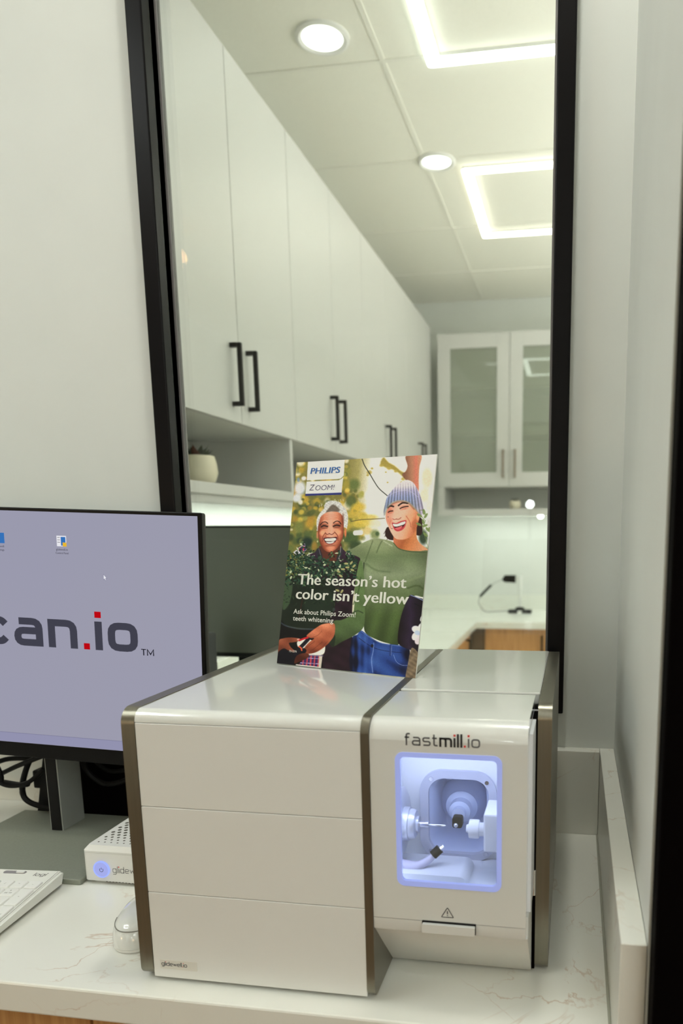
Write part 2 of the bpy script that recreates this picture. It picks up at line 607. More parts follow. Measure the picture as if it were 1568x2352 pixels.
# ------------------------------------------------------------------ lights of the rooms, and unseen ones added to brighten them
STRIP = glow('led_diffuser', (0.95, 1.0, 0.91), LED)
STRIP_W = glow('warm_led_diffuser', (1.0, 0.95, 0.80), LED)
STRIP_U = glow('added_uplight', (1.0, 0.985, 0.94), LED * 9.4)
STRIP_F = glow('added_led_diffuser', (1.0, 0.97, 0.82), LED * 0.9)
STRIP_N = glow('added_diffuser_near', LED_COL, NEAR)
STRIP_T = glow('added_diffuser_desk', LED_COL, NEAR * 0.10)
ALUW = mat('white_fixture', (0.8, 0.8, 0.78), 0.5)
def square_light(x0, y0, s, label, group, mm=STRIP, drop=0.0):
    t = thing('square_ceiling_light', label, 'ceiling light', (x0 + s / 2, y0 + s / 2, ZC - drop), group=group)
    h, wd = s / 2, 0.040
    obj('housing', ringprism(bmesh.new(), rrect(-h, h, -h, h, 0.012), rrect(-h + wd, h - wd, -h + wd, h - wd, 0.001), -0.010, -0.0, 'z'), ALUW, t)
    obj('diffuser', ringprism(bmesh.new(), rrect(-h - .001, h + .001, -h - .001, h + .001, 0.012), rrect(-h + wd - .001, h - wd + .001, -h + wd - .001, h - wd + .001, 0.001), -0.016, -0.010, 'z'), mm, t)
    if drop:      # added suspended version: lit upwards to brighten the ceiling, hung on four wires
        obj('upper_diffuser', ringprism(bmesh.new(), rrect(-h - .001, h + .001, -h - .001, h + .001, 0.012), rrect(-h + wd - .001, h - wd + .001, -h + wd - .001, h - wd + .001, 0.001), 0.0002, 0.006, 'z'), STRIP_U, t)
        for sx in (-1, 1):
            for sy in (-1, 1):
                obj('wire', LA([(0.0012, 0.004), (0.0012, drop)], 'z', (sx * (h - 0.02), sy * (h - 0.02), 0), 6), ALUW, t)
    return t
square_light(-0.482, 1.815, 0.715, 'square LED outline ceiling light nearest the window', 'square ceiling lights')
square_light(-0.482, 3.215, 0.715, 'square LED outline ceiling light farther from the window', 'square ceiling lights', STRIP_W)
square_light(-2.15, -0.25, 0.715, 'added unseen square LED fill light left of the desk', 'square ceiling lights', STRIP_N)  # unseen light added to brighten the near room from the left
square_light(-0.74, 0.37, 0.715, 'added unseen square LED fill light right above the desk', 'square ceiling lights', STRIP_T)  # added above the view to lift the wall and worktop
square_light(0.35, -1.30, 0.715, 'added unseen square LED fill light behind the viewpoint on the right', 'square ceiling lights', STRIP_N)  # added fill behind the viewpoint, never in view
square_light(0.35, -2.70, 0.715, 'added unseen square LED fill light at the rear right of the room', 'square ceiling lights', STRIP_N)  # another added fill, out of view at the rear
DOWN = glow('downlight_lens', (1.0, 1.0, 0.95), 2.6)
def downlight(x, y, r, label, mm=DOWN):
    t = thing('recessed_downlight', label, 'ceiling light', (x, y, ZC), group='recessed downlights')
    obj('trim_ring', LA([(r, 0.0), (r, -0.006), (r * 0.88, -0.010), (r * 0.76, -0.004), (r * 0.76, 0.0)], n=32), ALUW, t, True)
    obj('lens', LA([(r * 0.76, -0.003), (r * 0.75, -0.005), (0.001, -0.006)], n=32), mm, t, True)
downlight(-0.767, 2.36, 0.080, 'round recessed downlight beside the nearest cabinet door')
downlight(-0.573, 3.155, 0.075, 'smaller looking round downlight deeper in the room')
square_light(0.95, 1.815, 0.715, 'added suspended square LED fill light right of the window view, near', 'square ceiling lights', STRIP_F, 0.85)  # unseen, added to brighten the far room and its ceiling
square_light(0.95, 3.215, 0.715, 'added suspended square LED fill light right of the window view, far', 'square ceiling lights', STRIP_F, 0.85)  # likewise added out of view for the far ceiling
downlight(-0.12, 0.72, 0.090, 'added unseen round downlight above the milling machine', glow('added_downlight_lens', (1.0, 1.0, 0.90), 150.0))  # unseen downlight added to lift the dark right-hand corner
# warm pendants in the room of the viewpoint (seen as reflections in the glass)
BULB = glow('warm_bulb', (1.0, 0.52, 0.22), 11.0)
for k, (x, y, z) in enumerate(((-1.935, -1.17, 2.612), (-1.897, -1.17, 2.585), (-1.892, -1.12, 2.535))):
    t = thing('pendant_lamp', ('short warm pendant lamp by the left wall', 'middle warm pendant lamp by the left wall', 'longest warm pendant lamp by the left wall')[k], 'pendant lamp', (x, y, ZC), group='warm pendant lamps')
    obj('cord', LA([(0.002, 0), (0.002, z - ZC + 0.03)], n=6), BLACK, t)
    obj('bulb', LA([(0.004, z - ZC + 0.03), (0.012, z - ZC + 0.012), (0.016, z - ZC - 0.008), (0.010, z - ZC - 0.022), (0.002, z - ZC - 0.026)], n=12), BULB, t, True)
t = thing('added_glint_lamp', 'added slim lamp behind the viewpoint for a glint in the glass', 'floor lamp', (-0.215, -1.17, 0.0))  # invented lamp, placed for its bright spot in the pane
obj('base', LA([(0.11, 0.0), (0.11, 0.012), (0.02, 0.02)], n=24), BLACK_PL, t, True)
obj('pole', LA([(0.009, 0.02), (0.009, 1.385)], n=10), BLACK_PL, t, True)
obj('head', LA([(0.010, -0.03), (0.022, -0.012), (0.022, 0.006)], 'y', (0, 0, 1.40), 18), ALUW, t, True)
obj('lens', LA([(0.019, 0.006), (0.015, 0.010), (0.001, 0.012)], 'y', (0, 0, 1.40), 18), glow('added_glint_lens', (0.93, 1.0, 1.0), 45.0), t, True)
# unseen warm fill panels, added behind the viewpoint to light the front faces
WW = glow('added_warm_fill', (1.0, 0.72, 0.42), 8.2)
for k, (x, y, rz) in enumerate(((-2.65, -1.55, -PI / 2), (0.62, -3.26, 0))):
    t = thing('added_warm_panel', ('added warm fill panel on the left wall behind the viewpoint', 'added warm fill panel on the rear wall')[k], 'wall light', (x, y, 1.15), (0, 0, rz), group='added warm fill panels')
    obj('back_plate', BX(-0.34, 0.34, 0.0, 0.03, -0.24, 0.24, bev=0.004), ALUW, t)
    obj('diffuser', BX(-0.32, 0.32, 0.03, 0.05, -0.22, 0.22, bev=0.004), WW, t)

# ------------------------------------------------------------------ far room: wall cabinets down the left side
XF = -0.88           # face of the doors
HB = BLACK
def pull(parent, p, axis, ln, mm, st=0.030, th=0.011):
    """square bar pull; p centre on the face, axis the outward direction"""
    bm = bmesh.new()
    x, y, z = p
    a = th / 2
    if axis == 'x':
        box(bm, x + st - th, x + st, y - a, y + a, z - ln / 2, z + ln / 2, 0.0012, 1)
        for s in (-1, 1):
            zz = z + s * (ln / 2 - a)
            box(bm, x, x + st - th, y - a, y + a, zz - a, zz + a)
    else:
        box(bm, x - a, x + a, y - st, y - st + th, z - ln / 2, z + ln / 2, 0.0012, 1)
        for s in (-1, 1):
            zz = z + s * (ln / 2 - a)
            box(bm, x - a, x + a, y - st + th, y, zz - a, zz + a)
    return obj('handle', bm, mm, parent)
units = ((1.530, 2.323, 'tall white wall cabinet with two black handles nearest the window'),
         (2.323, 3.118, 'second white wall cabinet from the window with paired black handles'),
         (3.118, 3.913, 'third white wall cabinet from the window, handles above the card'),
         (3.913, 4.585, 'white wall cabinet at the far corner beside the glass doors'))
for y0, y1, lab in units:
    t = thing('wall_cabinet', lab, 'cabinet', (XF, (y0 + y1) / 2, 1.57), group='white wall cabinets')
    h = (y1 - y0) / 2
    obj('carcass', BX(FX0 - XF, -0.021, -h + 0.0005, h - 0.0005, 0.004, 0.895), WHITE_LAM_IN, t)
    for s in (-1, 1):
        d = obj('door', BX(-0.019, 0.0, min(s * 0.0015, s * (h - 0.0015)), max(s * 0.0015, s * (h - 0.0015)), 0.0, 0.897, bev=0.001, seg=1), WHITE_LAM, t)
        pull(d, (0, s * 0.048, 0.116), 'x', 0.155, HB)
t = thing('filler_panel', 'narrow white filler panel between the window wall and first cabinet', 'panel', (XF, 1.41, 1.57))
obj('board', BX(FX0 - XF, 0.0, -0.119, 0.1185, 0.0, 0.897, bev=0.001), WHITE_LAM, t)
# open shelf run below them
t = thing('open_shelf', 'long white open shelf niche under the left wall cabinets', 'shelf', (XF, 0, 1.363))
obj('shelf_board', BX(FX0 - XF, -0.004, 1.292, 4.60, 0.018, 0.046, bev=0.0015), WHITE_LAM, t)
obj('valance', BX(-0.10, -0.014, 1.292, 4.60, 0.0, 0.018), WHITE_LAM, t)
obj('back_panel', BX(FX0 - XF + 0.0, FX0 - XF + 0.012, 1.292, 4.60, 0.046, 0.206), WHITE_LAM_IN, t)
for y in (2.270, 3.05, 3.85):
    obj('divider', BX(FX0 - XF + 0.012, -0.004, y, y + 0.020, 0.046, 0.206), WHITE_LAM, t)
obj('end_panel', BX(FX0 - XF + 0.012, -0.004, 1.292, 1.312, 0.046, 0.206), WHITE_LAM, t)
# under-shelf light strips
UND = glow('undershelf_led', (0.95, 1.0, 0.93), 26.0)
t = thing('undershelf_light', 'slim LED light strip under the left open shelf', 'light strip', (-1.13, 0, 1.3810))
obj('profile', BX(-0.012, 0.012, 1.32, 4.5, -0.004, -0.0002), ALUW, t)
obj('diffuser', BX(-0.010, 0.010, 1.33, 4.49, -0.007, -0.004), UND, t)
t = thing('undershelf_light', 'slim LED light strip under the shelf below glass cabinet', 'light strip', (0.2, 4.80, 1.3726))
obj('profile', BX(-0.95, 0.95, -0.012, 0.012, -0.004, 0.0), ALUW, t)
obj('diffuser', BX(-0.94, 0.94, -0.010, 0.010, -0.007, -0.004), UND, t)
PUCK = glow('puck_lens', (1, 1, 0.96), 9.0)
t = thing('puck_light', 'small round bright puck light under the far shelf', 'spot light', (-0.214, 4.655, 1.3730))
obj('ring', LA([(0.020, 0.0), (0.020, -0.008), (0.017, -0.010)], n=20), ALUW, t, True)
obj('lens', LA([(0.017, -0.0095), (0.016, -0.020), (0.010, -0.026), (0.001, -0.028)], n=20), PUCK, t, True)

# ------------------------------------------------------------------ far room: glass-fronted cabinet on the far wall
YG = 4.60
GR = mat('brushed_bronze_pull', lin((120, 104, 86)), 0.4, 0.4)
def glass_cabinet(x0, x1, lab):
    t = thing('glass_cabinet', lab, 'cabinet', ((x0 + x1) / 2, YG, 1.537), group='glass door cabinets')
    h = (x1 - x0) / 2
    H = 0.895
    bm = bmesh.new()
    box(bm, -h, -h + 0.018, 0.02, 0.399, 0, H)
    box(bm, h - 0.018, h, 0.02, 0.399, 0, H)
    box(bm, -h + 0.018, h - 0.018, 0.02, 0.399, 0, 0.018)
    box(bm, -h + 0.018, h - 0.018, 0.02, 0.399, H - 0.018, H)
    box(bm, -h + 0.018, h - 0.018, 0.385, 0.399, 0.018, H - 0.018)
    obj('carcass', bm, WHITE_LAM_IN, t)
    for z in (0.317, 0.590):
        obj('shelf', BX(-h + 0.018, h - 0.018, 0.06, 0.384, z - 0.011, z + 0.011), WHITE_LAM, t)
    for s in (-1, 1):
        a, b = sorted((s * 0.0015, s * (h - 0.0015)))
        bm = bmesh.new()
        wdt = 0.076
        box(bm, a, a + wdt, 0, 0.019, 0, H - 0.005, 0.0012, 1)
        box(bm, b - wdt, b, 0, 0.019, 0, H - 0.005, 0.0012, 1)
        box(bm, a + wdt, b - wdt, 0.0, 0.019, 0, 0.084, 0.0012, 1)
        box(bm, a + wdt, b - wdt, 0.0, 0.019, H - 0.088, H - 0.005, 0.0012, 1)
        d = obj('door', bm, WHITE_LAM, t)
        obj('pane', BX(a + wdt, b - wdt, 0.008, 0.012, 0.084, H - 0.088), GLASS_C, d)
        pull(d, (s * 0.036, 0, 0.134), 'y', 0.165, GR, 0.028, 0.011)
glass_cabinet(-0.842, 0.032, 'white glass door wall cabinet with two shelves at far left corner')
glass_cabinet(0.033, 0.90, 'white glass door wall cabinet hidden right of the window frame')
t = thing('open_shelf', 'shallow white open shelf under the glass door cabinets', 'shelf', (0.03, YG, 1.363), group=None)
obj('shelf_board', BX(-0.872, 0.87, 0.0, 0.399, 0.010, 0.040, bev=0.0015), WHITE_LAM, t)
obj('valance', BX(-0.872, 0.87, 0.0, 0.016, 0.0, 0.0098), WHITE_LAM, t)
obj('end_panel', BX(-0.872, -0.834, 0.0, 0.398, 0.040, 0.1735), WHITE_LAM, t)
obj('end_panel', BX(0.85, 0.87, 0.0, 0.398, 0.040, 0.1735), WHITE_LAM, t)
obj('back_panel', BX(-0.834, 0.85, 0.385, 0.399, 0.040, 0.1735), WHITE_LAM_IN, t)

# ------------------------------------------------------------------ far room: worktop and oak base units
ZT = 0.742
bm = PR([(FX0, YW + 0.029), (-0.565, YW + 0.029), (-0.565, 4.30), (FX1, 4.30), (FX1, FY1 - 0.001), (FX0, FY1 - 0.001)], ZT - 0.037, ZT, 'z')
tag(obj('worktop', bm, STONE_P), 'white L-shaped stone worktop in the room beyond the window', 'worktop')
bm = bmesh.new()
box(bm, FX0 + 0.02, FX1, FY1 - 0.02, FY1 - 0.0005, ZT, ZT + 0.10, 0.001)
box(bm, FX0 + 0.0005, FX0 + 0.02, YW + 0.029, FY1 - 0.02, ZT, ZT + 0.10, 0.001)
tag(obj('splashback', bm, STONE_P), 'low white stone splashback behind the L-shaped worktop', 'splashback')
DARKGAP = mat('dark_corner_filler', lin((92, 74, 52)), 0.6)
x = -0.52
labs = ('oak base cabinet at the far inner corner with one door', 'oak base cabinet second along the far wall', 'oak base cabinet third along the far wall')
t = thing('corner_filler', 'dark oak corner filler post between the base cabinets', 'panel', (-0.57, 4.34, 0.0))
obj('post', BX(-0.03, 0.045, 0.0, 0.60, 0.0, 0.704), DARKGAP, t)
for k in range(3):
    t = thing('base_cabinet', labs[k], 'cabinet', (x + 0.40 * k, 4.335, 0.0), group='oak base cabinets far wall')
    obj('carcass', BX(0.001, 0.398, 0.021, 0.64, 0.0, 0.704), WOOD, t)
    d = obj('door', BX(0.002, 0.397, 0.0, 0.020, 0.08, 0.700, bev=0.001), WOOD, t)
    pull(d, (0.34, 0.0, 0.60), 'y', 0.13, BLACK)
for k in range(4):
    t = thing('base_cabinet', ('oak base cabinet under the left worktop nearest the window', 'oak base cabinet second under the left worktop', 'oak base cabinet third under the left worktop', 'oak base cabinet last under the left worktop before the corner')[k], 'cabinet', (-0.605, 1.32 + 0.745 * k, 0.0), group='oak base cabinets left run')
    obj('carcass', BX(-0.60, -0.021, 0.001, 0.744, 0.0, 0.704), WOOD, t)
    d = obj('drawer', BX(-0.020, 0.0, 0.002, 0.743, 0.52, 0.700, bev=0.001), WOOD, t)
    pull(d, (0.0, 0.60, 0.61), 'x', 0.10, BLACK, 0.028)
    d = obj('door', BX(-0.020, 0.0, 0.002, 0.743, 0.08, 0.516, bev=0.001), WOOD, t)
    pull(d, (0.0, 0.66, 0.42), 'x', 0.13, BLACK)

# ------------------------------------------------------------------ small things in the far room
CLAY = grain(mat('cream_ceramic', lin((222, 214, 190)), 0.45), 30, 0.04)
SOIL = mat('dark_soil', lin((44, 34, 26)), 0.95)
LEAF = grain(mat('dark_succulent_leaf', lin((46, 56, 38)), 0.5), 40, 0.25)
LEAF_R = grain(mat('reddish_succulent_leaf', lin((96, 58, 44)), 0.5), 40, 0.25)
def leaf(bm, c, ang, tilt, ln, wd):
    d = Vector((math.cos(ang) * math.cos(tilt), math.sin(ang) * math.cos(tilt), math.sin(tilt)))
    s = Vector((-math.sin(ang), math.cos(ang), 0))
    n = d.cross(s)
    c = Vector(c)
    rings = []
    for t_, k in ((0, .5), (.35, 1), (.7, .75), (1, .05)):
        p = c + d * ln * t_ + Vector((0, 0, ln * 0.25 * t_ * t_))
        rings.append([bm.verts.new(p + s * wd * k), bm.verts.new(p + n * wd * .35 * k), bm.verts.new(p - s * wd * k), bm.verts.new(p - n * wd * .3 * k)])
    for A, B in zip(rings, rings[1:]):
        for i in range(4):
            bm.faces.new((A[i], A[(i + 1) % 4], B[(i + 1) % 4], B[i]))
    bm.faces.new(rings[0])
    bm.faces.new(rings[-1])
def plant(loc, s, label, n, seed, red):
    rnd = random.Random(seed)
    t = thing('potted_succulent', label, 'plant', loc)
    obj('pot', LA([(s * .62, 0), (s * .86, s * .18), (s * 1.0, s * .60), (s * .95, s * 1.05), (s * .86, s * 1.42), (s * .78, s * 1.42), (s * .80, s * 1.22), (0.001, s * 1.20)], n=28), CLAY, t, True)
    obj('soil', LA([(s * .77, s * 1.20), (s * .5, s * 1.26), (0.001, s * 1.28)], n=20), SOIL, t, True)
    for k in range(n):
        a = 2 * PI * k / n * 2.618 + rnd.uniform(-.2, .2)
        f = k / n
        bm = bmesh.new()
        leaf(bm, (math.cos(a) * s * .25 * (1 - f), math.sin(a) * s * .25 * (1 - f), s * 1.26), a, 0.10 + 0.75 * f, s * rnd.uniform(.58, .78), s * .19)
        obj('leaf', bm, LEAF_R if (red and k % 4 == 3) else LEAF, t, True)
plant((-0.985, 1.866, 1.4092), 0.053, 'cream pot with a dark succulent on the left open shelf', 22, 3, True)
plant((-0.375, 4.70, 1.4032), 0.036, 'small cream pot with green succulent on the far shelf', 16, 5, False)

# curing / camera stand on the far worktop
CLEAR = mat('clear_acrylic_rod', (0.72, 0.74, 0.72), 0.15)
t = thing('handpiece_stand', 'small black handpiece stand with clear rod on the far worktop', 'stand', (-0.345, 4.80, ZT))
bm = bmesh.new()
box(bm, -0.075, 0.075, -0.035, 0.035, 0.0, 0.022, 0.004)
obj('base', bm, BLACK_PL, t)
obj('base_cap', LA([(0.032, 0.0225), (0.030, 0.034), (0.012, 0.040)], n=16), BLACK_PL, t, True)
obj('rod', LA([(0.010, 0.036), (0.010, 0.15), (0.015, 0.152), (0.015, 0.236), (0.012, 0.240)], n=14), CLEAR, t, True)
obj('tag', BX(-0.013, 0.013, -0.0365, -0.0352, 0.0, 0.018), MATT_W, t)
t2 = thing('handpiece', 'black handpiece head with thin arm beside the clear rod', 'handpiece', (-0.345, 4.80, ZT), group=None)
bm = bmesh.new()
prism(bm, [(-0.118, 0.216), (-0.100, 0.200), (-0.030, 0.196), (-0.030, 0.244), (-0.100, 0.244)], -0.02, 0.02, 'y')
obj('head', bm, BLACK_PL, t2)
obj('clamp', BX(-0.030, -0.0155, -0.008, 0.008, 0.210, 0.230), MATT_W, t2)
obj('arm', tube(bmesh.new(), [(-0.116, 0, 0.216), (-0.16, 0, 0.196), (-0.19, 0, 0.178)], 0.003, 6), ALU, t2)
obj('wand', tube(bmesh.new(), [(-0.188, 0, 0.180), (-0.225, 0, 0.143), (-0.262, 0, 0.104)], 0.009, 8), BLACK_PL, t2)
obj('cable', tube(bmesh.new(), [(-0.262, 0, 0.104), (-0.268, -0.01, 0.06), (-0.225, -0.02, 0.010), (-0.15, -0.03, 0.012), (-0.078, 0, 0.012)], 0.0028, 6), INK_L, t2)

# dark monitor beyond the glass
SCR_OFF = mat('switched_off_screen', (0.075, 0.079, 0.060), 0.36, spec=0.9)
t = thing('dark_monitor', 'switched-off dark monitor beyond the glass, behind the card', 'monitor', (-0.80, 1.70, ZT))
obj('panel', BX(-0.27, 0.27, 0.0, 0.022, 0.24, 0.562, bev=0.004), BLACK_PL, t)
obj('screen', BX(-0.264, 0.264, -0.0012, 0.0, 0.252, 0.557), SCR_OFF, t)
obj('stand', BX(-0.03, 0.03, 0.022, 0.045, 0.008, 0.40, bev=0.003), BLACK_PL, t)
obj('base', BX(-0.11, 0.11, -0.06, 0.12, 0.0, 0.0085, bev=0.003), BLACK_PL, t)
t = thing('speaker', 'small dark grey desk speaker below the dark monitor', 'speaker', (-0.862, 1.56, ZT))
obj('cabinet', BX(-0.03, 0.03, 0.0, 0.06, 0.0, 0.315, bev=0.005), mat('charcoal_fabric', lin((70, 72, 74)), 0.8), t)
obj('cone', LA([(0.022, -0.001), (0.018, 0.004), (0.004, 0.006)], 'y', (0, 0, 0.25), 20), BLACK_PL, t, True)

# ------------------------------------------------------------------ near desk
ZD = 0.80
YD0 = 0.664
tag(obj('desk_worktop', BX(-2.64, 0.069, YD0, YW - 0.0005, ZD - 0.037, ZD, bev=0.0025), STONE), 'white veined stone desk worktop carrying the milling machine and monitor', 'worktop')
tag(obj('back_splashback', BX(-2.64, 0.0465, YW - 0.023, YW - 0.0005, ZD + 0.0002, ZD + 0.141, bev=0.0008), STONE), 'long low white stone splashback along the window wall', 'splashback')
tag(obj('side_splashback', BX(0.047, 0.0695, 0.608, YW - 0.0005, ZD + 0.0002, ZD + 0.141, bev=0.0008), STONE), 'white stone splashback running along the right wall', 'splashback')
seal = mat('grey_silicone', lin((160, 160, 146)), 0.4)
tag(obj('silicone_joint', BX(0.0440, 0.0468, 0.67, YW - 0.024, ZD + 0.0002, ZD + 0.0022, bev=0.0006), seal), 'thin grey silicone joint at the foot of the right splashback', 'joint')
for k, (a, b) in enumerate(((-1.33, -0.9365), (-0.9335, -0.5375), (-0.5345, -0.1385), (-0.1355, 0.060))):
    t = thing('desk_cabinet', ('oak desk cabinet farthest left under the worktop', 'oak desk cabinet below the keyboard', 'oak desk cabinet below the milling machine', 'narrow oak desk cabinet by the right wall')[k], 'cabinet', (a, 0.69, 0.0), group='oak desk cabinets')
    obj('carcass', BX(0, b - a, 0.021, 0.47, 0, ZD - 0.038), WOOD, t)
    obj('door', BX(0, b - a, 0.0, 0.0202, 0.08, ZD - 0.040, bev=0.001), WOOD, t)

# ------------------------------------------------------------------ milling machine
MO = (-0.470, 0.693, ZD)
mill = thing('milling_machine', 'white desktop dental milling machine with silver edges and lit blue window', 'milling machine', MO)
HT = 0.312
def side_plate(x0, x1, d0, m, name, r=0.017, d1=0.430, h0=0.004):
    return obj(name, PR(rrect(d0, d1, h0, HT, (0.012, 0.004, 0.008, r), 8), x0, x1, 'x'), m, mill, True)
side_plate(0.0, 0.0152, 0.0, METAL, 'left_trim')
side_plate(0.2618, 0.2705, -0.001, METAL, 'middle_trim')
side_plate(0.4350, 0.4500, 0.078, METAL, 'right_trim')
# left housing: core, top cover with rolled front edge, three front panels
X0, X1 = 0.0154, 0.2616
obj('core', BX(X0, X1, 0.004, 0.428, 0.006, 0.296), MATT_W, mill)
def cover(x0, x1, d0, d1, h_low, r, name, m):
    prof = [(d1, HT - 0.001), (d0 + r, HT - 0.001)]
    for i in range(1, 9):
        a = PI / 2 + i / 8 * PI / 2
        prof.append((d0 + r + r * math.cos(a), HT - 0.001 - r + r * math.sin(a)))
    prof += [(d0, h_low), (d0 + 0.003, h_low), (d0 + 0.003, HT - 0.016), (d1, HT - 0.016)]
    return obj(name, PR(prof, x0, x1, 'x'), m, mill, True)
cover(X0, X1, 0.0008, 0.428, 0.2978, 0.013, 'top_cover', GLOSS_W)
for a, b in ((0.2050, 0.2972), (0.1062, 0.2044), (0.0045, 0.1056)):
    obj('front_panel', BX(X0, X1, 0.0005, 0.004, a, b, bev=0.0005, seg=1), MATT_W, mill)
# maker's plate
tgp = obj('name_plate', PR(rrect(0.0236, 0.0675, 0.0152, 0.0262, 0.0008), 0.0004, 0.0, 'y'), mat('name_plate_white', (0.70, 0.68, 0.62), 0.4), mill)
wordmark('plate_lettering', 'glidewell.io', (0.0256, -0.0001, 0.0193), (1, 0, 0), (0, 0, 1), 0.0029, 0.24, 0.36, INK, RED, tgp)
# right unit: fixed top, base, gap with its shade as black strips, hidden core
obj('right_top_cover', BX(0.2707, 0.4348, 0.1372, 0.428, 0.298, HT - 0.0001, bev=0.0016), GLOSS_W, mill)
chin = [(0.0045, 0.0842), (0.0065, 0.0805), (0.0760, 0.0045), (0.0800, 0.0030), (0.426, 0.0030), (0.426, 0.0600), (0.125, 0.0600), (0.125, 0.1050), (0.0105, 0.1050), (0.0105, 0.0842)]
obj('lower_housing', PR(chin, 0.2707, 0.4312, 'x'), MATT_W, mill, True)
bm = bmesh.new()     # walls of the milling chamber
c0, c1, f0, f1, h0, h1 = 0.2780, 0.4270, 0.020, 0.112, 0.118, 0.288
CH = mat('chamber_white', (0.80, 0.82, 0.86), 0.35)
box(bm, c0 - 0.006, c0, f0, f1, 0.106, h1)
box(bm, c1, c1 + 0.006, f0, f1, 0.106, h1)
box(bm, c0, c1, f0, f1, 0.106, h0)
box(bm, c0 - 0.006, c1 + 0.006, f0, f1, h1, h1 + 0.008)
obj('chamber_shell', bm, CH, mill)
obj('rear_housing', BX(0.2708, 0.4346, 0.16, 0.425, 0.0605, 0.2978), MATT_W, mill)
obj('gap_shade', BX(0.4314, 0.4348, 0.0800, 0.13, 0.004, 0.297), VOID, mill)  # black strips stand in for the shade inside the gap beside the door
obj('gap_shade', BX(0.4293, 0.4313, 0.0800, 0.13, 0.0605, 0.297), VOID, mill)
obj('hinge_pin', LA([(0.0035, 0.0), (0.0035, 0.03)], 'z', (0.4325, 0.079, 0.095), 12), STEEL, mill, True)
# back plate with rounded opening leading to the spindle recess
a0, a1, b0, b1 = 0.2990, 0.3882, 0.1165, 0.2245
i0, i1, j0, j1 = 0.3090, 0.3795, 0.1245, 0.2152
bm = ringprism(bmesh.new(), rrect(0.2706, 0.4346, 0.0605, 0.2978, 0.001, 10), rrect(a0, a1, b0, b1, 0.026, 10), 0.112, 0.116, 'y')
obj('chamber_back', bm, CH, mill)
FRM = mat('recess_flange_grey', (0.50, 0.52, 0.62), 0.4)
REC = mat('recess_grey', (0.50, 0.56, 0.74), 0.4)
fl = obj('recess_flange', ringprism(bmesh.new(), rrect(a0, a1, b0, b1, 0.026, 10), rrect(i0, i1, j0, j1, 0.019, 10), 0.106, 0.113, 'y'), FRM, mill, True)
for sx, sz in ((0.3125, 0.2140), (0.3770, 0.2125), (0.3760, 0.1260), (0.3120, 0.1265)):
    obj('screw', LA([(0.0024, -0.0010), (0.0028, 0.0), (0.0012, 0.0002), (0.0012, 0.0006), (0.0003, 0.0006)], 'y', (sx, 0.1062, sz), 12), STEEL, fl, True)
bm = bmesh.new()
prev = None
for k, (gx, d) in enumerate(((0.0, 0.113), (0.004, 0.118), (0.006, 0.150), (0.012, 0.158))):
    ring = [bm.verts.new((p[0], d, p[1])) for p in rrect(i0 + gx, i1 - gx, j0 + gx, j1 - gx, max(0.004, 0.019 - gx), 10)]
    if prev:
        for q in range(len(ring)):
            bm.faces.new((prev[q], prev[(q + 1) % len(ring)], ring[(q + 1) % len(ring)], ring[q]))
    prev = ring
bm.faces.new(prev)
obj('recess', bm, REC, mill, True)
obj('rear_spindle', LA([(0.030, 0.156), (0.026, 0.148), (0.020, 0.142), (0.019, 0.134), (0.013, 0.130), (0.0125, 0.118), (0.008, 0.116), (0.0075, 0.108)], 'y', (0.3438, 0, 0.1715), 32), REC, mill, True)
obj('spindle_clamp', PR(rrect(0.3380, 0.3496, 0.1590, 0.1722, 0.003), 0.099, 0.109, 'y'), BLACK_PL, mill)
bm = bmesh.new()
bmesh.ops.create_uvsphere(bm, u_segments=12, v_segments=8, radius=0.0030, matrix=Matrix.Translation((0.3425, 0.0975, 0.1632)))
obj('spindle_ball', bm, STEEL, mill, True)
# left grinding spindle with flange and bur
CHM = mat('pale_grey_metal', (0.62, 0.64, 0.72), 0.3, 0.5)
obj('spindle_flange', LA([(0.040, 0.2782), (0.040, 0.2850), (0.034, 0.2885), (0.018, 0.2895)], 'x', (0, 0.072, 0.1735), 32), CHM, mill, True)
sp = obj('left_spindle', LA([(0.0185, 0.2885), (0.0185, 0.2960), (0.0165, 0.2965), (0.0165, 0.3000), (0.0150, 0.3030), (0.009, 0.3040), (0.009, 0.3065), (0.0030, 0.3068)], 'x', (0, 0.067, 0.1748), 28), CHM, mill, True)
obj('collet', LA([(0.0032, 0.3066), (0.0032, 0.3135), (0.0036, 0.3138), (0.0036, 0.3170), (0.0015, 0.3178)], 'x', (0, 0.067, 0.1750), 14), STEEL, sp, True)
obj('bur', LA([(0.0012, 0.3176), (0.0012, 0.3230), (0.0014, 0.3235), (0.0013, 0.3345), (0.0004, 0.3362)], 'x', (0, 0.067, 0.1748), 10), STEEL, sp, True)
# right spindle block and nut
rb = obj('right_block', BX(0.3800, 0.4268, 0.050, 0.095, 0.1545, 0.1975, bev=0.002), CH, mill)
obj('nut', LA([(0.0040, 0.3592), (0.0050, 0.3620), (0.0100, 0.3625), (0.0104, 0.3640), (0.0104, 0.3720), (0.0098, 0.3735), (0.0075, 0.3738), (0.0075, 0.3802)], 'x', (0, 0.067, 0.1732), 20), mat('nylon_nut', (0.78, 0.80, 0.84), 0.35), rb, True)
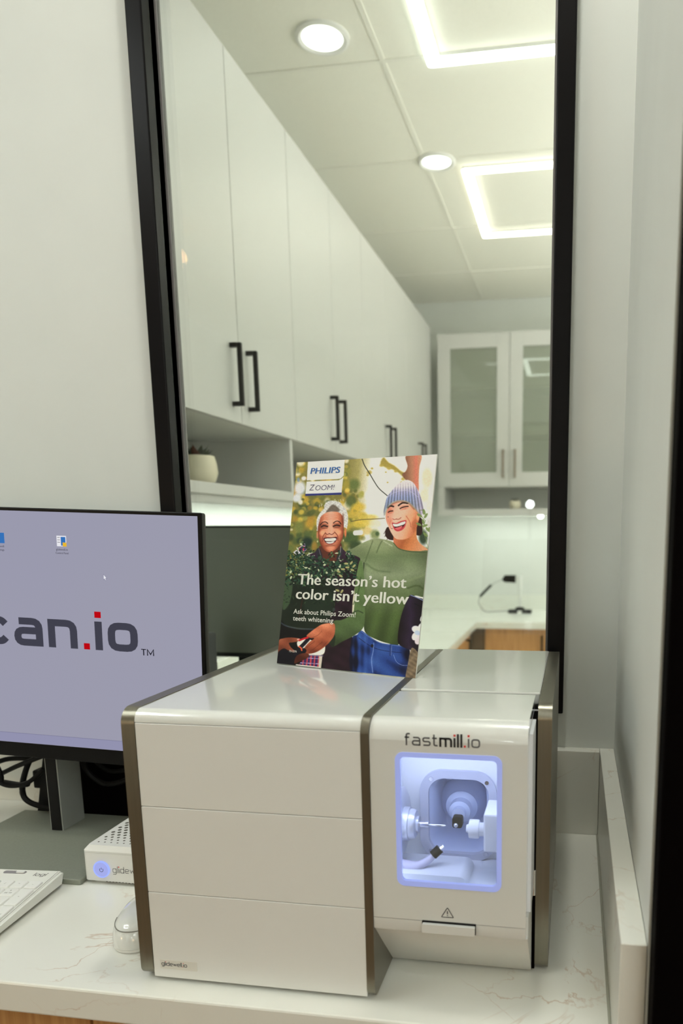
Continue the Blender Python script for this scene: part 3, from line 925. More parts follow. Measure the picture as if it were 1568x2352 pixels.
# coolant hose, nozzle and tray
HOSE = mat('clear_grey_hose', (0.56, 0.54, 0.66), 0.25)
hs = obj('coolant_hose', tube(bmesh.new(), [(0.2785, 0.060, 0.1335), (0.2900, 0.056, 0.1325), (0.3060, 0.055, 0.1320), (0.3170, 0.058, 0.1365), (0.3250, 0.062, 0.1440)], lambda t_: 0.0058 - 0.0022 * t_, 10), HOSE, mill, True)
obj('nozzle', tube(bmesh.new(), [(0.3225, 0.061, 0.1420), (0.3300, 0.064, 0.1490)], 0.0052, 10, 2), BLACK_PL, hs, True)
obj('nozzle_tip', tube(bmesh.new(), [(0.3300, 0.064, 0.1490), (0.3335, 0.066, 0.1515)], 0.0030, 8, 2), STEEL, hs, True)
obj('drain_tray', PR(rrect(0.2810, 0.3645, 0.1065, 0.1290, (0.002, 0.007, 0.0105, 0.002), 8), 0.040, 0.090, 'y'), CH, mill, True)
BLUE = (0.42, 0.52, 1.0)
LEDB = glow('chamber_led', (0.74, 0.81, 1.0), 15.0)
obj('chamber_light', BX(0.284, 0.420, 0.030, 0.044, 0.2835, 0.2878), LEDB, mill)
obj('chamber_light', BX(0.2782, 0.2800, 0.026, 0.034, 0.135, 0.280), LEDB, mill)
# door: shell with the window opening, rolled top, lower lip, seam, handle
DL, DR = 0.2708, 0.4292
w0, w1, v0, v1 = 0.2968, 0.4044, 0.1358, 0.2785
bm = ringprism(bmesh.new(), rrect(DL, DR, 0.0985, 0.2905, 0.0004, 8), rrect(w0, w1, v0, v1, 0.0085, 8), 0.0, 0.010, 'y')
door = obj('door', bm, GLOSS_W, mill)
prof = [(0.1320, HT - 0.0017), (0.020, HT - 0.0017)]
for i in range(1, 10):
    a = PI / 2 + i / 10 * PI / 2
    prof.append((0.020 + 0.020 * math.cos(a), HT - 0.0232 + 0.0215 * math.sin(a)))
prof += [(0.0, 0.2904), (0.010, 0.2904), (0.022, 0.3000), (0.1320, 0.3000)]
obj('door_top', PR(prof, DL, DR, 'x'), GLOSS_W, door, True)
obj('door_side', BX(DR - 0.006, DR, 0.0108, 0.078, 0.1055, 0.2995), MATT_W, door)
lip = [(0.0002, 0.0978), (0.0002, 0.0872), (0.0012, 0.0850), (0.0034, 0.0844), (0.0100, 0.0844), (0.0100, 0.0978)]
obj('lower_lip', PR(lip, DL, DR, 'x'), GLOSS_W, door, True)
obj('handle_recess', PR(rrect(0.3225, 0.3786, 0.0872, 0.0990, 0.0006), -0.0012, 0.0006, 'y'), BLACK_PL, door)
obj('handle', PR(rrect(0.3229, 0.3780, 0.0878, 0.0972, 0.0012), -0.0052, -0.0010, 'y'), GLOSS_W, door)
AC = glass('blue_acrylic', (0.90, 0.93, 1.0), 0.8, 0.0, 0.07)
obj('window_pane', PR(rrect(w0 + 0.0012, w1 - 0.0012, v0 + 0.0012, v1 - 0.0012, 0.0075, 8), 0.0035, 0.006, 'y'), AC, door)
RIM = mat('acrylic_rim_painted_glow', lin((150, 160, 215)), 0.3, emit=lin((150, 168, 240)), estr=0.40)  # emission stands in for chamber light caught in the acrylic edge
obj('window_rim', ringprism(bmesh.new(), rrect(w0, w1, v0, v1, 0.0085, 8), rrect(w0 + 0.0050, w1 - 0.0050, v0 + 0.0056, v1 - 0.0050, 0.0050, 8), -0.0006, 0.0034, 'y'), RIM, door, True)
wordmark('brand_lettering', 'fastmill.io', (0.3082, -0.0003, 0.2866), (1, 0, 0), (0, 0, 1), 0.00745, 0.215, 0.47, INK_L, RED, door, (4, 8), INK_B, squeeze=0.97, split=True)
bm = bmesh.new()
stroke2d(bm, roundpath([(0.3428, 0.1042), (0.3554, 0.1042), (0.3491, 0.1148)], 0.0008, 2, True), 0.0008, lambda p: (p.x, -0.0003, p.y), True)
stroke2d(bm, [(0.3491, 0.1112), (0.3491, 0.1078)], 0.0010, lambda p: (p.x, -0.0003, p.y))
stroke2d(bm, [(0.3491, 0.1068), (0.3491, 0.1058)], 0.0010, lambda p: (p.x, -0.0003, p.y))
obj('warning_sign', bm, INK, door)

# ------------------------------------------------------------------ monitor on the desk
mon = thing('monitor', 'black-bezelled monitor with a lavender desktop and large lettering', 'monitor', (-0.8345, 1.0, ZD), (0, R(2.0), 0))
BEZ = mat('monitor_bezel', (0.005, 0.005, 0.005), 0.35, spec=0.12)
SIDE = mat('monitor_side_grey', lin((70, 70, 66)), 0.5, spec=0.2)
mx0, mx1, mz0, mz1 = -0.345, 0.2905, 0.144, 0.531
obj('panel', BX(mx0, mx1, 0.0, 0.004, mz0, mz1, bev=0.0015), BEZ, mon)
obj('back_shell', BX(mx0 + 0.0003, mx1 - 0.0003, 0.0041, 0.0150, mz0 + 0.0003, mz1 - 0.0003, bev=0.003), SIDE, mon)
obj('rear_hump', BX(mx0 + 0.06, mx1 - 0.06, 0.0151, 0.035, mz0 + 0.04, mz1 - 0.05, bev=0.008), SIDE, mon)
LAV = glow('screen_backlight', lin((149, 148, 166)), 1.0)
nt = LAV.node_tree     # faint mottling of the lavender by noise
tc = node(LAV, 'ShaderNodeTexCoord')
nz = node(LAV, 'ShaderNodeTexNoise')
nz.inputs['Scale'].default_value = 3.0
rp = node(LAV, 'ShaderNodeValToRGB')
rp.color_ramp.elements[0].color = (*lin((147, 147, 169)), 1)
rp.color_ramp.elements[1].color = (*lin((152, 151, 165)), 1)
nt.links.new(tc.outputs['Object'], nz.inputs['Vector'])
nt.links.new(nz.outputs['Fac'], rp.inputs[0])
nt.links.new(rp.outputs[0], nt.nodes['Emission'].inputs[0])
scr = obj('screen', BX(mx0 + 0.006, mx1 - 0.006, -0.0008, 0.0, mz0 + 0.024, mz1 - 0.005), LAV, mon)
GI = glow('screen_grey_ink', lin((62, 62, 74)), 1.0)
GR_ = glow('screen_red', lin((180, 8, 18)), 1.0)
GK = glow('screen_black', lin((24, 24, 34)), 1.0)
GT = glow('screen_taskbar', lin((140, 140, 168)), 1.0)
GWt = glow('screen_white', lin((222, 222, 228)), 1.0)
GB = glow('screen_blue', lin((52, 110, 178)), 1.0)
GY = glow('screen_yellow', lin((222, 176, 48)), 1.0)
GL = glow('screen_line', lin((112, 112, 140)), 1.0)
def quad(name, x0, x1, z0, z1, m, d=-0.0010):
    bm = bmesh.new()
    bm.faces.new([bm.verts.new(p) for p in ((x0, d, z0), (x1, d, z0), (x1, d, z1), (x0, d, z1))])
    return obj(name, bm, m, scr)
quad('taskbar', mx0 + 0.0065, mx1 - 0.0065, mz0 + 0.0245, mz0 + 0.039, GT)
quad('taskbar_line', mx0 + 0.0065, mx1 - 0.0065, mz0 + 0.039, mz0 + 0.0396, GL)
wordmark('screen_lettering', 'can.io', (-0.0700, -0.0012, 0.3287), (1, 0, 0), (0, 0, 1), 0.0326, 0.33, 0.575, GI, GR_, scr, squeeze=1.12, split=True)
bm = bmesh.new()
for ch, xo in (('T', 0.0), ('M', 1.15)):
    for cl, pts in GLYPH[ch][1]:
        stroke2d(bm, pts, 0.20, lambda p, xo=xo: (0.1890 + (p.x + xo) * 0.0088, -0.0012, 0.3195 + p.y * 0.0065))
obj('trademark', bm, GK, mon)
# desktop icons and pointer
def icon(x, z, lines, white=True):
    if white:
        quad('icon', x - 0.0078, x + 0.0078, z - 0.0075, z + 0.0080, GWt)
        quad('icon_panel', x - 0.0010, x + 0.0066, z - 0.0064, z + 0.0064, GB, -0.0011)
        quad('icon_shield', x + 0.0018, x + 0.0080, z - 0.0076, z - 0.0018, GY, -0.0012)
        for q in range(3):
            quad('icon_bar', x - 0.0068, x - 0.0022, z + 0.005 - q * 0.0034, z + 0.0056 - q * 0.0034, GK, -0.0011)
    else:
        quad('icon', x - 0.0078, x + 0.0078, z - 0.0075, z + 0.0080, GB)
    for q, s in enumerate(lines):
        lettering('icon_caption', s, (x - 0.0008 * len(s), -0.0012, z - 0.0135 - q * 0.0052), (1, 0, 0), (0, 0, 1), GK, scr, width=0.0016 * len(s), cap=0.0030)
icon(0.0690, 0.4836, ('glidewell.io', 'Control Panel'))
icon(-0.0330, 0.4850, ('fastmill', 'Settings'), False)
bm = bmesh.new()
pp = [(0, 0), (0, -0.0100), (0.0023, -0.0080), (0.0040, -0.0113), (0.0055, -0.0105), (0.0039, -0.0073), (0.0068, -0.0070)]
bm.faces.new([bm.verts.new((0.1340 + p[0] * 0.8, -0.0011, 0.4375 + p[1] * 0.8)) for p in pp])
obj('pointer', bm, GWt, scr)
bm = bmesh.new()
stroke2d(bm, [(0.1340 + p[0] * 0.8, 0.4375 + p[1] * 0.8) for p in pp], 0.0005, lambda p: (p.x, -0.0012, p.y), True)
obj('pointer_outline', bm, GL, scr)
# stand
std = obj('stand_column', BX(-0.0095, 0.0125, 0.036, 0.090, 0.008, 0.30), ALU, mon)
obj('stand_front', BX(-0.0075, 0.0105, 0.0345, 0.0361, 0.009, 0.30), BLACK_PL, std)
mon_base = obj('stand_base', BX(-0.118, 0.1525, -0.118, 0.110, 0.0, 0.0085, bev=0.0015), ALU_D, mon)
# the foot and column stand level on the desk although the panel is tipped a little
for o in (std, mon_base):
    o.matrix_parent_inverse = mon.rotation_euler.to_matrix().to_4x4().inverted()

# ------------------------------------------------------------------ black box, plug, cables behind the monitor
t = thing('computer_box', 'matt black computer box standing behind the monitor stand', 'computer', (-0.735, 1.114, ZD))
obj('case', BX(-0.112, 0.105, 0.0, 0.048, 0.004, 0.200, bev=0.003), VOID, t)
obj('foot_strip', BX(-0.110, 0.103, -0.0005, 0.045, 0.0, 0.004), mat('brown_rubber_foot', lin((66, 52, 46)), 0.7), t)
t = thing('power_adapter', 'black power adapter leaning between the splashback and monitor stand', 'adapter', (-0.905, 1.115, ZD))
obj('body', PR([(-0.028, 0.0), (0.025, 0.0), (0.025, 0.105), (-0.006, 0.105)], 0.0, 0.045, 'y'), BLACK_PL, t)
obj('plug', BX(-0.034, -0.006, 0.004, 0.040, 0.045, 0.078, bev=0.003), BLACK_PL, t)
def cable(name, pts, r, lab, m=BLACK_PL):
    o = obj(name, tube(bmesh.new(), pts, r, 8, 7), m, None, True)
    tag(o, lab, 'cable', 'black cables behind the monitor')
cable('cable', [(-1.06, 1.08, 0.935), (-1.0, 1.07, 0.925), (-0.955, 1.06, 0.905), (-0.950, 1.06, 0.878), (-0.975, 1.06, 0.872), (-0.985, 1.07, 0.893), (-0.955, 1.08, 0.910), (-0.90, 1.08, 0.915)], 0.0042, 'black cable looped in a curl left of the monitor stand')
cable('cable', [(-1.06, 1.10, 0.852), (-1.0, 1.09, 0.868), (-0.955, 1.075, 0.889), (-0.92, 1.07, 0.905), (-0.87, 1.07, 0.925)], 0.0042, 'black cable rising diagonally from the left edge')
cable('cable', [(-1.05, 1.12, 0.858), (-0.99, 1.11, 0.857), (-0.95, 1.10, 0.858), (-0.925, 1.09, 0.864)], 0.0050, 'straight black cable ending in the power adapter')
cable('cable', [(-0.905, 1.10, 0.935), (-0.932, 1.10, 0.890), (-0.945, 1.10, 0.850), (-0.935, 1.10, 0.828), (-0.895, 1.105, 0.8155), (-0.850, 1.112, 0.8135)], 0.0050, 'thick black cable drooping down to the desk behind the stand')
cable('cable', [(-0.955, 1.055, 0.925), (-0.963, 1.055, 0.892), (-0.940, 1.06, 0.872), (-0.905, 1.065, 0.876), (-0.875, 1.07, 0.90)], 0.0040, 'thin black cable curling into the bundle beside the stand')
cable('cable', [(-0.820, 1.092, 0.935), (-0.812, 1.092, 0.895), (-0.780, 1.092, 0.872), (-0.735, 1.092, 0.882), (-0.70, 1.092, 0.905), (-0.68, 1.092, 0.93)], 0.0045, 'black cable hanging in a loop right of the stand')
cable('cable', [(-0.808, 1.104, 0.935), (-0.800, 1.104, 0.905), (-0.770, 1.104, 0.890), (-0.72, 1.104, 0.905), (-0.69, 1.104, 0.935)], 0.0038, 'thinner black cable hanging just behind the larger loop')

# ------------------------------------------------------------------ small white computer with the lit button
mini = thing('mini_computer', 'small white perforated computer box with lit power button', 'computer', (-0.680, 0.890, ZD))
MW, MD, MH = 0.150, 0.150, 0.0575
obj('upper_shell', PR(rrect(0.0, MW, 0.0, MD, 0.006, 5), 0.0475, 0.0500, 'z'), MATT_W, mini, True)
bm = bmesh.new()     # top plate: sloped rim
lo = [bm.verts.new((p[0], p[1], 0.0500)) for p in rrect(0.0, MW, 0.0, MD, 0.006, 5)]
hi = [bm.verts.new((p[0], p[1], MH)) for p in rrect(0.007, MW - 0.004, 0.004, MD - 0.004, 0.004, 5)]
for k in range(len(lo)):
    bm.faces.new((lo[k], lo[(k + 1) % len(lo)], hi[(k + 1) % len(lo)], hi[k]))
bm.faces.new(hi)
top = obj('top_plate', bm, MATT_W, mini, True)
HOLE = mat('vent_hole_dark', lin((86, 84, 74)), 0.8)
holes = bmesh.new()
for jj in range(15):
    for ii in range(13):
        hx = 0.0165 + ii * 0.0098 + (0.0049 if jj % 2 else 0)
        hy = 0.0145 + jj * 0.0086
        if hx > MW - 0.012:
            continue
        rr = min(0.0029, 0.0009 + 0.00042 * (jj + 1))
        n = 8
        q = [(hx + rr * math.cos(2 * PI * k / n), hy + rr * math.sin(2 * PI * k / n)) for k in range(n)]
        prism(holes, q, MH - 0.004, MH + 0.00015, 'z')
hb = obj('vent_holes', holes, HOLE, top)
hb['kind'] = 'stuff'
obj('case', PR(rrect(0.0, MW, 0.0, MD, 0.006, 5), 0.0055, 0.0472, 'z'), MATT_W, mini, True)
obj('foot', PR(rrect(0.008, MW - 0.008, 0.008, MD - 0.008, 0.004, 4), 0.0, 0.0054, 'z'), MATT_W, mini)
vs = bmesh.new()
for k in range(22):
    xx = 0.028 + k * 0.0050
    box(vs, xx, xx + 0.0022, 0.0070, 0.0079, 0.0008, 0.0050)
v_ = obj('lower_vents', vs, HOLE, mini)
v_['kind'] = 'stuff'
btn = obj('power_button', LA([(0.0118, -0.0002), (0.0118, -0.0012), (0.0105, -0.0016), (0.0004, -0.0016)], 'y', (0.0285, 0, 0.0236), 28), glow('button_light', lin((158, 166, 226)), 1.0), mini, True)
obj('button_ring', ringprism(bmesh.new(), [(0.0285 + 0.0123 * math.cos(2 * PI * k / 28), 0.0236 + 0.0123 * math.sin(2 * PI * k / 28)) for k in range(28)], [(0.0285 + 0.0108 * math.cos(2 * PI * k / 28), 0.0236 + 0.0108 * math.sin(2 * PI * k / 28)) for k in range(28)], -0.0021, 0.0, 'y'), glow('button_ring_light', lin((150, 168, 255)), 1.15), btn)
bm = bmesh.new()
arc = [(0.0285 + 0.0028 * math.sin(R(a)), 0.0230 + 0.0028 * math.cos(R(a))) for a in range(45, 316, 15)]
stroke2d(bm, arc, 0.0007, lambda p: (p.x, -0.0018, p.y))
stroke2d(bm, [(0.0285, 0.0235), (0.0285, 0.0265)], 0.0007, lambda p: (p.x, -0.0018, p.y))
obj('power_symbol', bm, INK_B, btn)
wordmark('box_lettering', 'glidewell.io', (0.0452, -0.0003, 0.0198), (1, 0, 0), (0, 0, 1), 0.0058, 0.135, 0.40, INK_L, RED, mini, squeeze=0.92)

# ------------------------------------------------------------------ keyboard
kb = thing('keyboard', 'white wireless keyboard with a numeric pad at the left edge', 'keyboard', (-0.7035, 0.8790, ZD), (0, 0, R(4.5)))
KW, KD = 0.42, 0.150
prof = [(0.0, 0.0205), (-0.0015, 0.0225), (-KD + 0.002, 0.0125), (-KD, 0.010), (-KD + 0.004, 0.003), (-0.006, 0.004)]
bm = PR(prof, -KW, -0.004, 'x')
prism(bm, [(p[0] * 0.985 - 0.001, 0.0145 + (p[1] - 0.0145) * 0.8) for p in prof], -0.004, 0.0, 'x')
obj('body', bm, mat('keyboard_white', (0.78, 0.78, 0.72), 0.4), kb, True)
def ktop(y):
    return 0.0226 + y * (0.0100 / 0.148)
KEY = mat('keycap_white', (0.80, 0.80, 0.76), 0.4)
CR = mat('key_gap_shadow', (0.60, 0.59, 0.54), 0.6)
LEG = mat('legend_grey', lin((120, 116, 108)), 0.5)
P = 0.0200
rows_y = [-0.041 - k * P for k in range(5)]
obj('edge_groove', PR([(-0.0062, 0.0), (-0.0056, 0.0), (-0.0056, -KD + 0.008), (-0.0062, -KD + 0.008)], 0.0, 0.0001, 'z'), LEG, kb)
kb.children[-1].matrix_local = Matrix.Translation((0, -0.004, ktop(-0.004) + 0.0004)) @ Matrix.Rotation(math.atan(0.0100 / 0.148), 4, 'X')
slope = math.atan(0.0100 / 0.148)
kme = {}
def key(cx, cy, wx, wy, leg=None):
    k = (round(wx, 4), round(wy, 4))
    if k not in kme:
        bm = bmesh.new()
        a, b = wx / 2 - 0.0009, wy / 2 - 0.0009
        lo = [bm.verts.new((p[0], p[1], 0.0)) for p in rrect(-a, a, -b, b, 0.0022, 3)]
        md = [bm.verts.new((p[0], p[1], 0.0020)) for p in rrect(-a + .0006, a - .0006, -b + .0006, b - .0006, 0.0020, 3)]
        hi = [bm.verts.new((p[0], p[1], 0.0025)) for p in rrect(-a + .0016, a - .0016, -b + .0016, b - .0016, 0.0016, 3)]
        for A, B in ((lo, md), (md, hi)):
            for q in range(len(A)):
                bm.faces.new((A[q], A[(q + 1) % len(A)], B[(q + 1) % len(A)], B[q]))
        bm.faces.new(hi)
        bmesh.ops.recalc_face_normals(bm, faces=bm.faces)
        me = bpy.data.meshes.new('key')
        bm.to_mesh(me)
        bm.free()
        me.materials.append(KEY)
        kme[k] = me
    o = bpy.data.objects.new('key', kme[k])
    COL.objects.link(o)
    o.parent = kb
    o.location = (cx, cy, ktop(cy) + 0.0001)
    o.rotation_euler = (slope, 0, 0)
    if leg:
        for q, s in enumerate(leg.split('|')):
            lettering('legend', s, (-0.0010 * len(s), (0.0016 if '|' in leg else -0.0014) - q * 0.0045, 0.0026), (1, 0, 0), (0, 1, 0), LEG, o, width=0.0020 * len(s), cap=0.0030)
xr = -0.0180
num = [['num', '/', '*', '-'], ['7|home', '8', '9|pg up', None], ['4', '5', '6', None], ['1|end', '2', '3|pg dn', None], [None, '0', '.|del', None]]
for r_i, row in enumerate(num):
    for c_i, s in enumerate(row):
        if s and not (r_i == 4 and c_i == 1):
            key(xr - (3 - c_i) * P, rows_y[r_i], P, P, s)
key(xr, rows_y[1] - P / 2, P, 2 * P, '+')
key(xr, rows_y[3] - P / 2, P, 2 * P, 'enter')
key(xr - 2.5 * P, rows_y[4], 2 * P, P, '0')
for c_i in range(16):
    for r_i in range(5):
        key(xr - 4.35 * P - c_i * P, rows_y[r_i], P, P)
sl = obj('power_switch', PR(rrect(-0.083, -0.050, -0.0120, -0.0050, 0.0030, 5), 0.0, 0.0008, 'z'), mat('switch_slot_grey', lin((140, 136, 138)), 0.4), kb)
sl.matrix_local = Matrix.Translation((0, 0, 0.0222)) @ Matrix.Rotation(slope, 4, 'X')
obj('slider', PR(rrect(-0.064, -0.052, -0.0112, -0.0058, 0.0022, 5), 0.0008, 0.0022, 'z'), MATT_W, sl)
lettering('switch_caption', 'on  off', (-0.064, -0.0038, 0.0003), (1, 0, 0), (0, 1, 0), LEG, sl, width=0.012, cap=0.0016)
lg = wordmark('maker_lettering', 'logi', (-0.0350, -0.0155, 0.0003), (1, 0, 0), (0.10, 0.995, 0), 0.0046, 0.20, 0.42, INK_B, RED, kb, reddot=False, squeeze=1.12)
lg.matrix_local = Matrix.Translation((0, 0, 0.0224)) @ Matrix.Rotation(slope, 4, 'X')

# ------------------------------------------------------------------ mouse
ms = thing('mouse', 'white computer mouse half hidden beside the milling machine', 'mouse', (-0.524, 0.788, ZD), (0, 0, R(12)))
def dome(bm, prof, n=28):
    rings = []
    for (sx, sy, z, yo) in prof:
        rings.append([bm.verts.new((0.0315 * sx * math.copysign(abs(math.cos(a)) ** 0.85, math.cos(a)), 0.056 * sy * math.copysign(abs(math.sin(a)) ** 0.9, math.sin(a)) + yo, z)) for a in [2 * PI * k / n for k in range(n)]])
    for A, B in zip(rings, rings[1:]):
        for k in range(n):
            bm.faces.new((A[k], A[(k + 1) % n], B[(k + 1) % n], B[k]))
    bm.faces.new(rings[0])
    bm.faces.new(rings[-1])
    return bm
obj('base', dome(bmesh.new(), [(0.90, 0.90, 0.0, 0), (0.97, 0.97, 0.0012, 0), (0.985, 0.985, 0.0050, 0)]), MATT_W, ms, True)
obj('shell', dome(bmesh.new(), [(0.99, 0.99, 0.0054, 0), (1.0, 1.0, 0.011, 0), (0.97, 0.965, 0.019, 0), (0.88, 0.88, 0.027, -0.001), (0.70, 0.70, 0.0335, -0.002), (0.42, 0.42, 0.0372, -0.003), (0.12, 0.12, 0.0384, -0.003)]), GLOSS_W, ms, True)
sp_ = []
for k in range(15):
    a = R(195 + 150 * k / 14)
    sp_.append((0.0315 * 0.888 * math.copysign(abs(math.cos(a)) ** 0.85, math.cos(a)), 0.056 * 0.888 * math.copysign(abs(math.sin(a)) ** 0.9, math.sin(a)) - 0.001, 0.0266))
obj('seam', tube(bmesh.new(), sp_, 0.0006, 6, 2), LEG, ms, True)
obj('scroll_wheel', LA([(0.004, -0.003), (0.006, -0.0024), (0.006, 0.0024), (0.004, 0.003)], 'x', (0, 0.034, 0.0305), 16), INK_L, ms, True)
bm = bmesh.new()
stroke2d(bm, [(-0.006, 0.002), (-0.0035, 0.010), (0.0, 0.004), (0.0035, 0.010), (0.006, 0.002)], 0.0014, lambda p: (p.x, p.y, 0.0387))
obj('maker_mark', bm, INK_B, ms)

# ------------------------------------------------------------------ printed card on the milling machine
PW, PH = 0.2271, 0.2829
card = thing('promotional_card', 'glossy card of two laughing women standing on the milling machine', 'card', (-0.3007, 0.9264, ZD + HT + 0.0006), (-0.2102, 0, R(-19.6)))
WPAPER = mat('card_white_edge', (0.72, 0.72, 0.67), 0.5)
obj('board', BX(-PW / 2, PW / 2, 0.0003, 0.0022, 0.0, PH), WPAPER, card)
st = PR([(0.0024, 0.0008), (0.0435, 0.0098), (0.0024, 0.155)], -0.0008, 0.0008, 'x')
obj('easel_strut', st, WPAPER, card)

# The print is drawn in its own plane of 1568 x 2156 units whose corners are Q and mapped onto the card.
Q = np.array([(235, 98), (1510, 90), (1300, 2090), (62, 1930)], float)     # top left, top right, bottom right, bottom left
def homog(src, dst):
    A, b = [], []
    for (x, y), (u, v) in zip(src, dst):
        A += [[x, y, 1, 0, 0, 0, -u * x, -u * y], [0, 0, 0, x, y, 1, -v * x, -v * y]]
        b += [u, v]
    return np.append(np.linalg.solve(np.array(A), np.array(b)), 1).reshape(3, 3)
UV = [(0, 0), (1, 0), (1, 1), (0, 1)]
H_IN = homog(UV, Q)
H_OUT = homog(Q, UV)
NX, NY = 340, 520
uu, vv = np.meshgrid(np.linspace(0, 1, NX), np.linspace(0, 1, NY))
hw = H_IN[2, 0] * uu + H_IN[2, 1] * vv + H_IN[2, 2]
GX = (H_IN[0, 0] * uu + H_IN[0, 1] * vv + H_IN[0, 2]) / hw
GY_ = (H_IN[1, 0] * uu + H_IN[1, 1] * vv + H_IN[1, 2]) / hw
IMG = np.zeros((NY, NX, 3))
rng = np.random.default_rng(7)

def blend(mask, col, sl_=np.s_[:, :]):
    m_ = mask[..., None]
    IMG[sl_] = IMG[sl_] * (1 - m_) + np.asarray(col, float) * m_
def window(x0, y0, x1, y1):
    ok = (GX > x0) & (GX < x1) & (GY_ > y0) & (GY_ < y1)
    if not ok.any():
        return None
    ys, xs = np.where(ok)
    return np.s_[ys.min():ys.max() + 1, xs.min():xs.max() + 1]
def crv(pts, n=5):
    P_ = np.array(pts, float)
    o_ = []
    N = len(P_)
    for i in range(N):
        a, b, c, d = P_[i - 1], P_[i], P_[(i + 1) % N], P_[(i + 2) % N]
        for k in range(n):
            t_ = k / n
            o_.append(0.5 * ((2 * b) + (c - a) * t_ + (2 * a - 5 * b + 4 * c - d) * t_ ** 2 + (3 * b - a - 3 * c + d) * t_ ** 3))
    return np.array(o_)
def shape_mask(pts, soft, sl_):
    X, Y = GX[sl_], GY_[sl_]
    d = np.full(X.shape, 1e9)
    ins = np.zeros(X.shape, bool)
    N = len(pts)
    for i in range(N):
        (x0, y0), (x1, y1) = pts[i], pts[(i + 1) % N]
        dx, dy = x1 - x0, y1 - y0
        L2 = dx * dx + dy * dy + 1e-9
        t_ = np.clip(((X - x0) * dx + (Y - y0) * dy) / L2, 0, 1)
        d = np.minimum(d, (X - x0 - t_ * dx) ** 2 + (Y - y0 - t_ * dy) ** 2)
        c_ = ((y0 > Y) != (y1 > Y)) & (X < dx * (Y - y0) / (dy if abs(dy) > 1e-9 else 1e-9) + x0)
        ins ^= c_
    sd = np.sqrt(d) * np.where(ins, 1, -1)
    return np.clip(sd / soft + 0.5, 0, 1)
def poly(pts, col, soft=4, curve=True, a=1.0, fx=None):
    p_ = crv(pts) if curve else np.array(pts, float)
    s_ = window(p_[:, 0].min() - soft, p_[:, 1].min() - soft, p_[:, 0].max() + soft, p_[:, 1].max() + soft)
    if s_ is None:
        return
    m_ = shape_mask(p_, soft, s_) * a
    if fx:
        col = fx(GX[s_], GY_[s_])
    blend(m_, col, s_)
def blob(x, y, rx, ry, col, a=1.0, ang=0.0, hard=0.0):
    r_m = max(rx, ry)
    s_ = window(x - r_m * 1.3, y - r_m * 1.3, x + r_m * 1.3, y + r_m * 1.3)
    if s_ is None:
        return
    ca, sa = math.cos(ang), math.sin(ang)
    X, Y = GX[s_] - x, GY_[s_] - y
    q = np.sqrt(((X * ca + Y * sa) / rx) ** 2 + ((-X * sa + Y * ca) / ry) ** 2)
    blend(np.clip((1.15 - q) / (0.6 - 0.45 * hard), 0, 1) * a, col, s_)
def line(pts, wd_, col, a=1.0, soft=4, curve=True):
    P_ = np.array(pts, float)
    if curve and len(P_) > 2:
        P_ = np.array([tuple(v)[:2] for v in smoothpath([(x, y, 0) for x, y in pts], 5)])
    s_ = window(P_[:, 0].min() - wd_, P_[:, 1].min() - wd_, P_[:, 0].max() + wd_, P_[:, 1].max() + wd_)
    if s_ is None:
        return
    X, Y = GX[s_], GY_[s_]
    d = np.full(X.shape, 1e9)
    for (x0, y0), (x1, y1) in zip(P_, P_[1:]):
        dx, dy = x1 - x0, y1 - y0
        t_ = np.clip(((X - x0) * dx + (Y - y0) * dy) / (dx * dx + dy * dy + 1e-9), 0, 1)
        d = np.minimum(d, (X - x0 - t_ * dx) ** 2 + (Y - y0 - t_ * dy) ** 2)
    blend(np.clip((wd_ / 2 - np.sqrt(d)) / soft + 0.5, 0, 1) * a, col, s_)
def ramp_(v, stops):
    xs = [q[0] for q in stops]
    return np.stack([np.interp(v, xs, [q[1][c] for q in stops]) for c in range(3)], -1)
def vnoise(X, Y, s, seed=0):
    a = np.sin(X / s * 1.7 + seed) * np.cos(Y / s * 1.3 + seed * 2.1) + np.sin((X + Y) / s * 0.9 + seed * 0.7) + np.cos((X * 0.6 - Y) / s * 2.3 + seed)
    return a / 3

# blurred park behind
fac = np.clip((GX - 640 + (GY_ - 500) * 0.10) / 330, 0, 1)
IMG[:] = ramp_(fac, [(0, (120, 112, 52)), (0.4, (150, 140, 82)), (0.75, (206, 204, 192)), (1, (214, 213, 206))])
for k in range(420):
    x, y = rng.uniform(130, 900), rng.uniform(90, 980)
    if x > 700 + 160 * (y > 380):
        continue
    c_ = [(178, 146, 48), (196, 168, 66), (128, 124, 52), (90, 98, 48), (66, 82, 44), (168, 126, 44), (150, 146, 70), (206, 198, 176)][rng.choice(8, p=[.2, .14, .17, .16, .12, .09, .07, .05])]
    if y > 720 and x < 700:
        c_ = [(96, 108, 52), (70, 88, 48), (44, 62, 44), (128, 128, 60)][rng.integers(4)]
    r0 = rng.uniform(14, 46)
    blob(x, y, r0, r0 * rng.uniform(.7, 1.2), c_, rng.uniform(.45, .9), rng.uniform(0, 3))
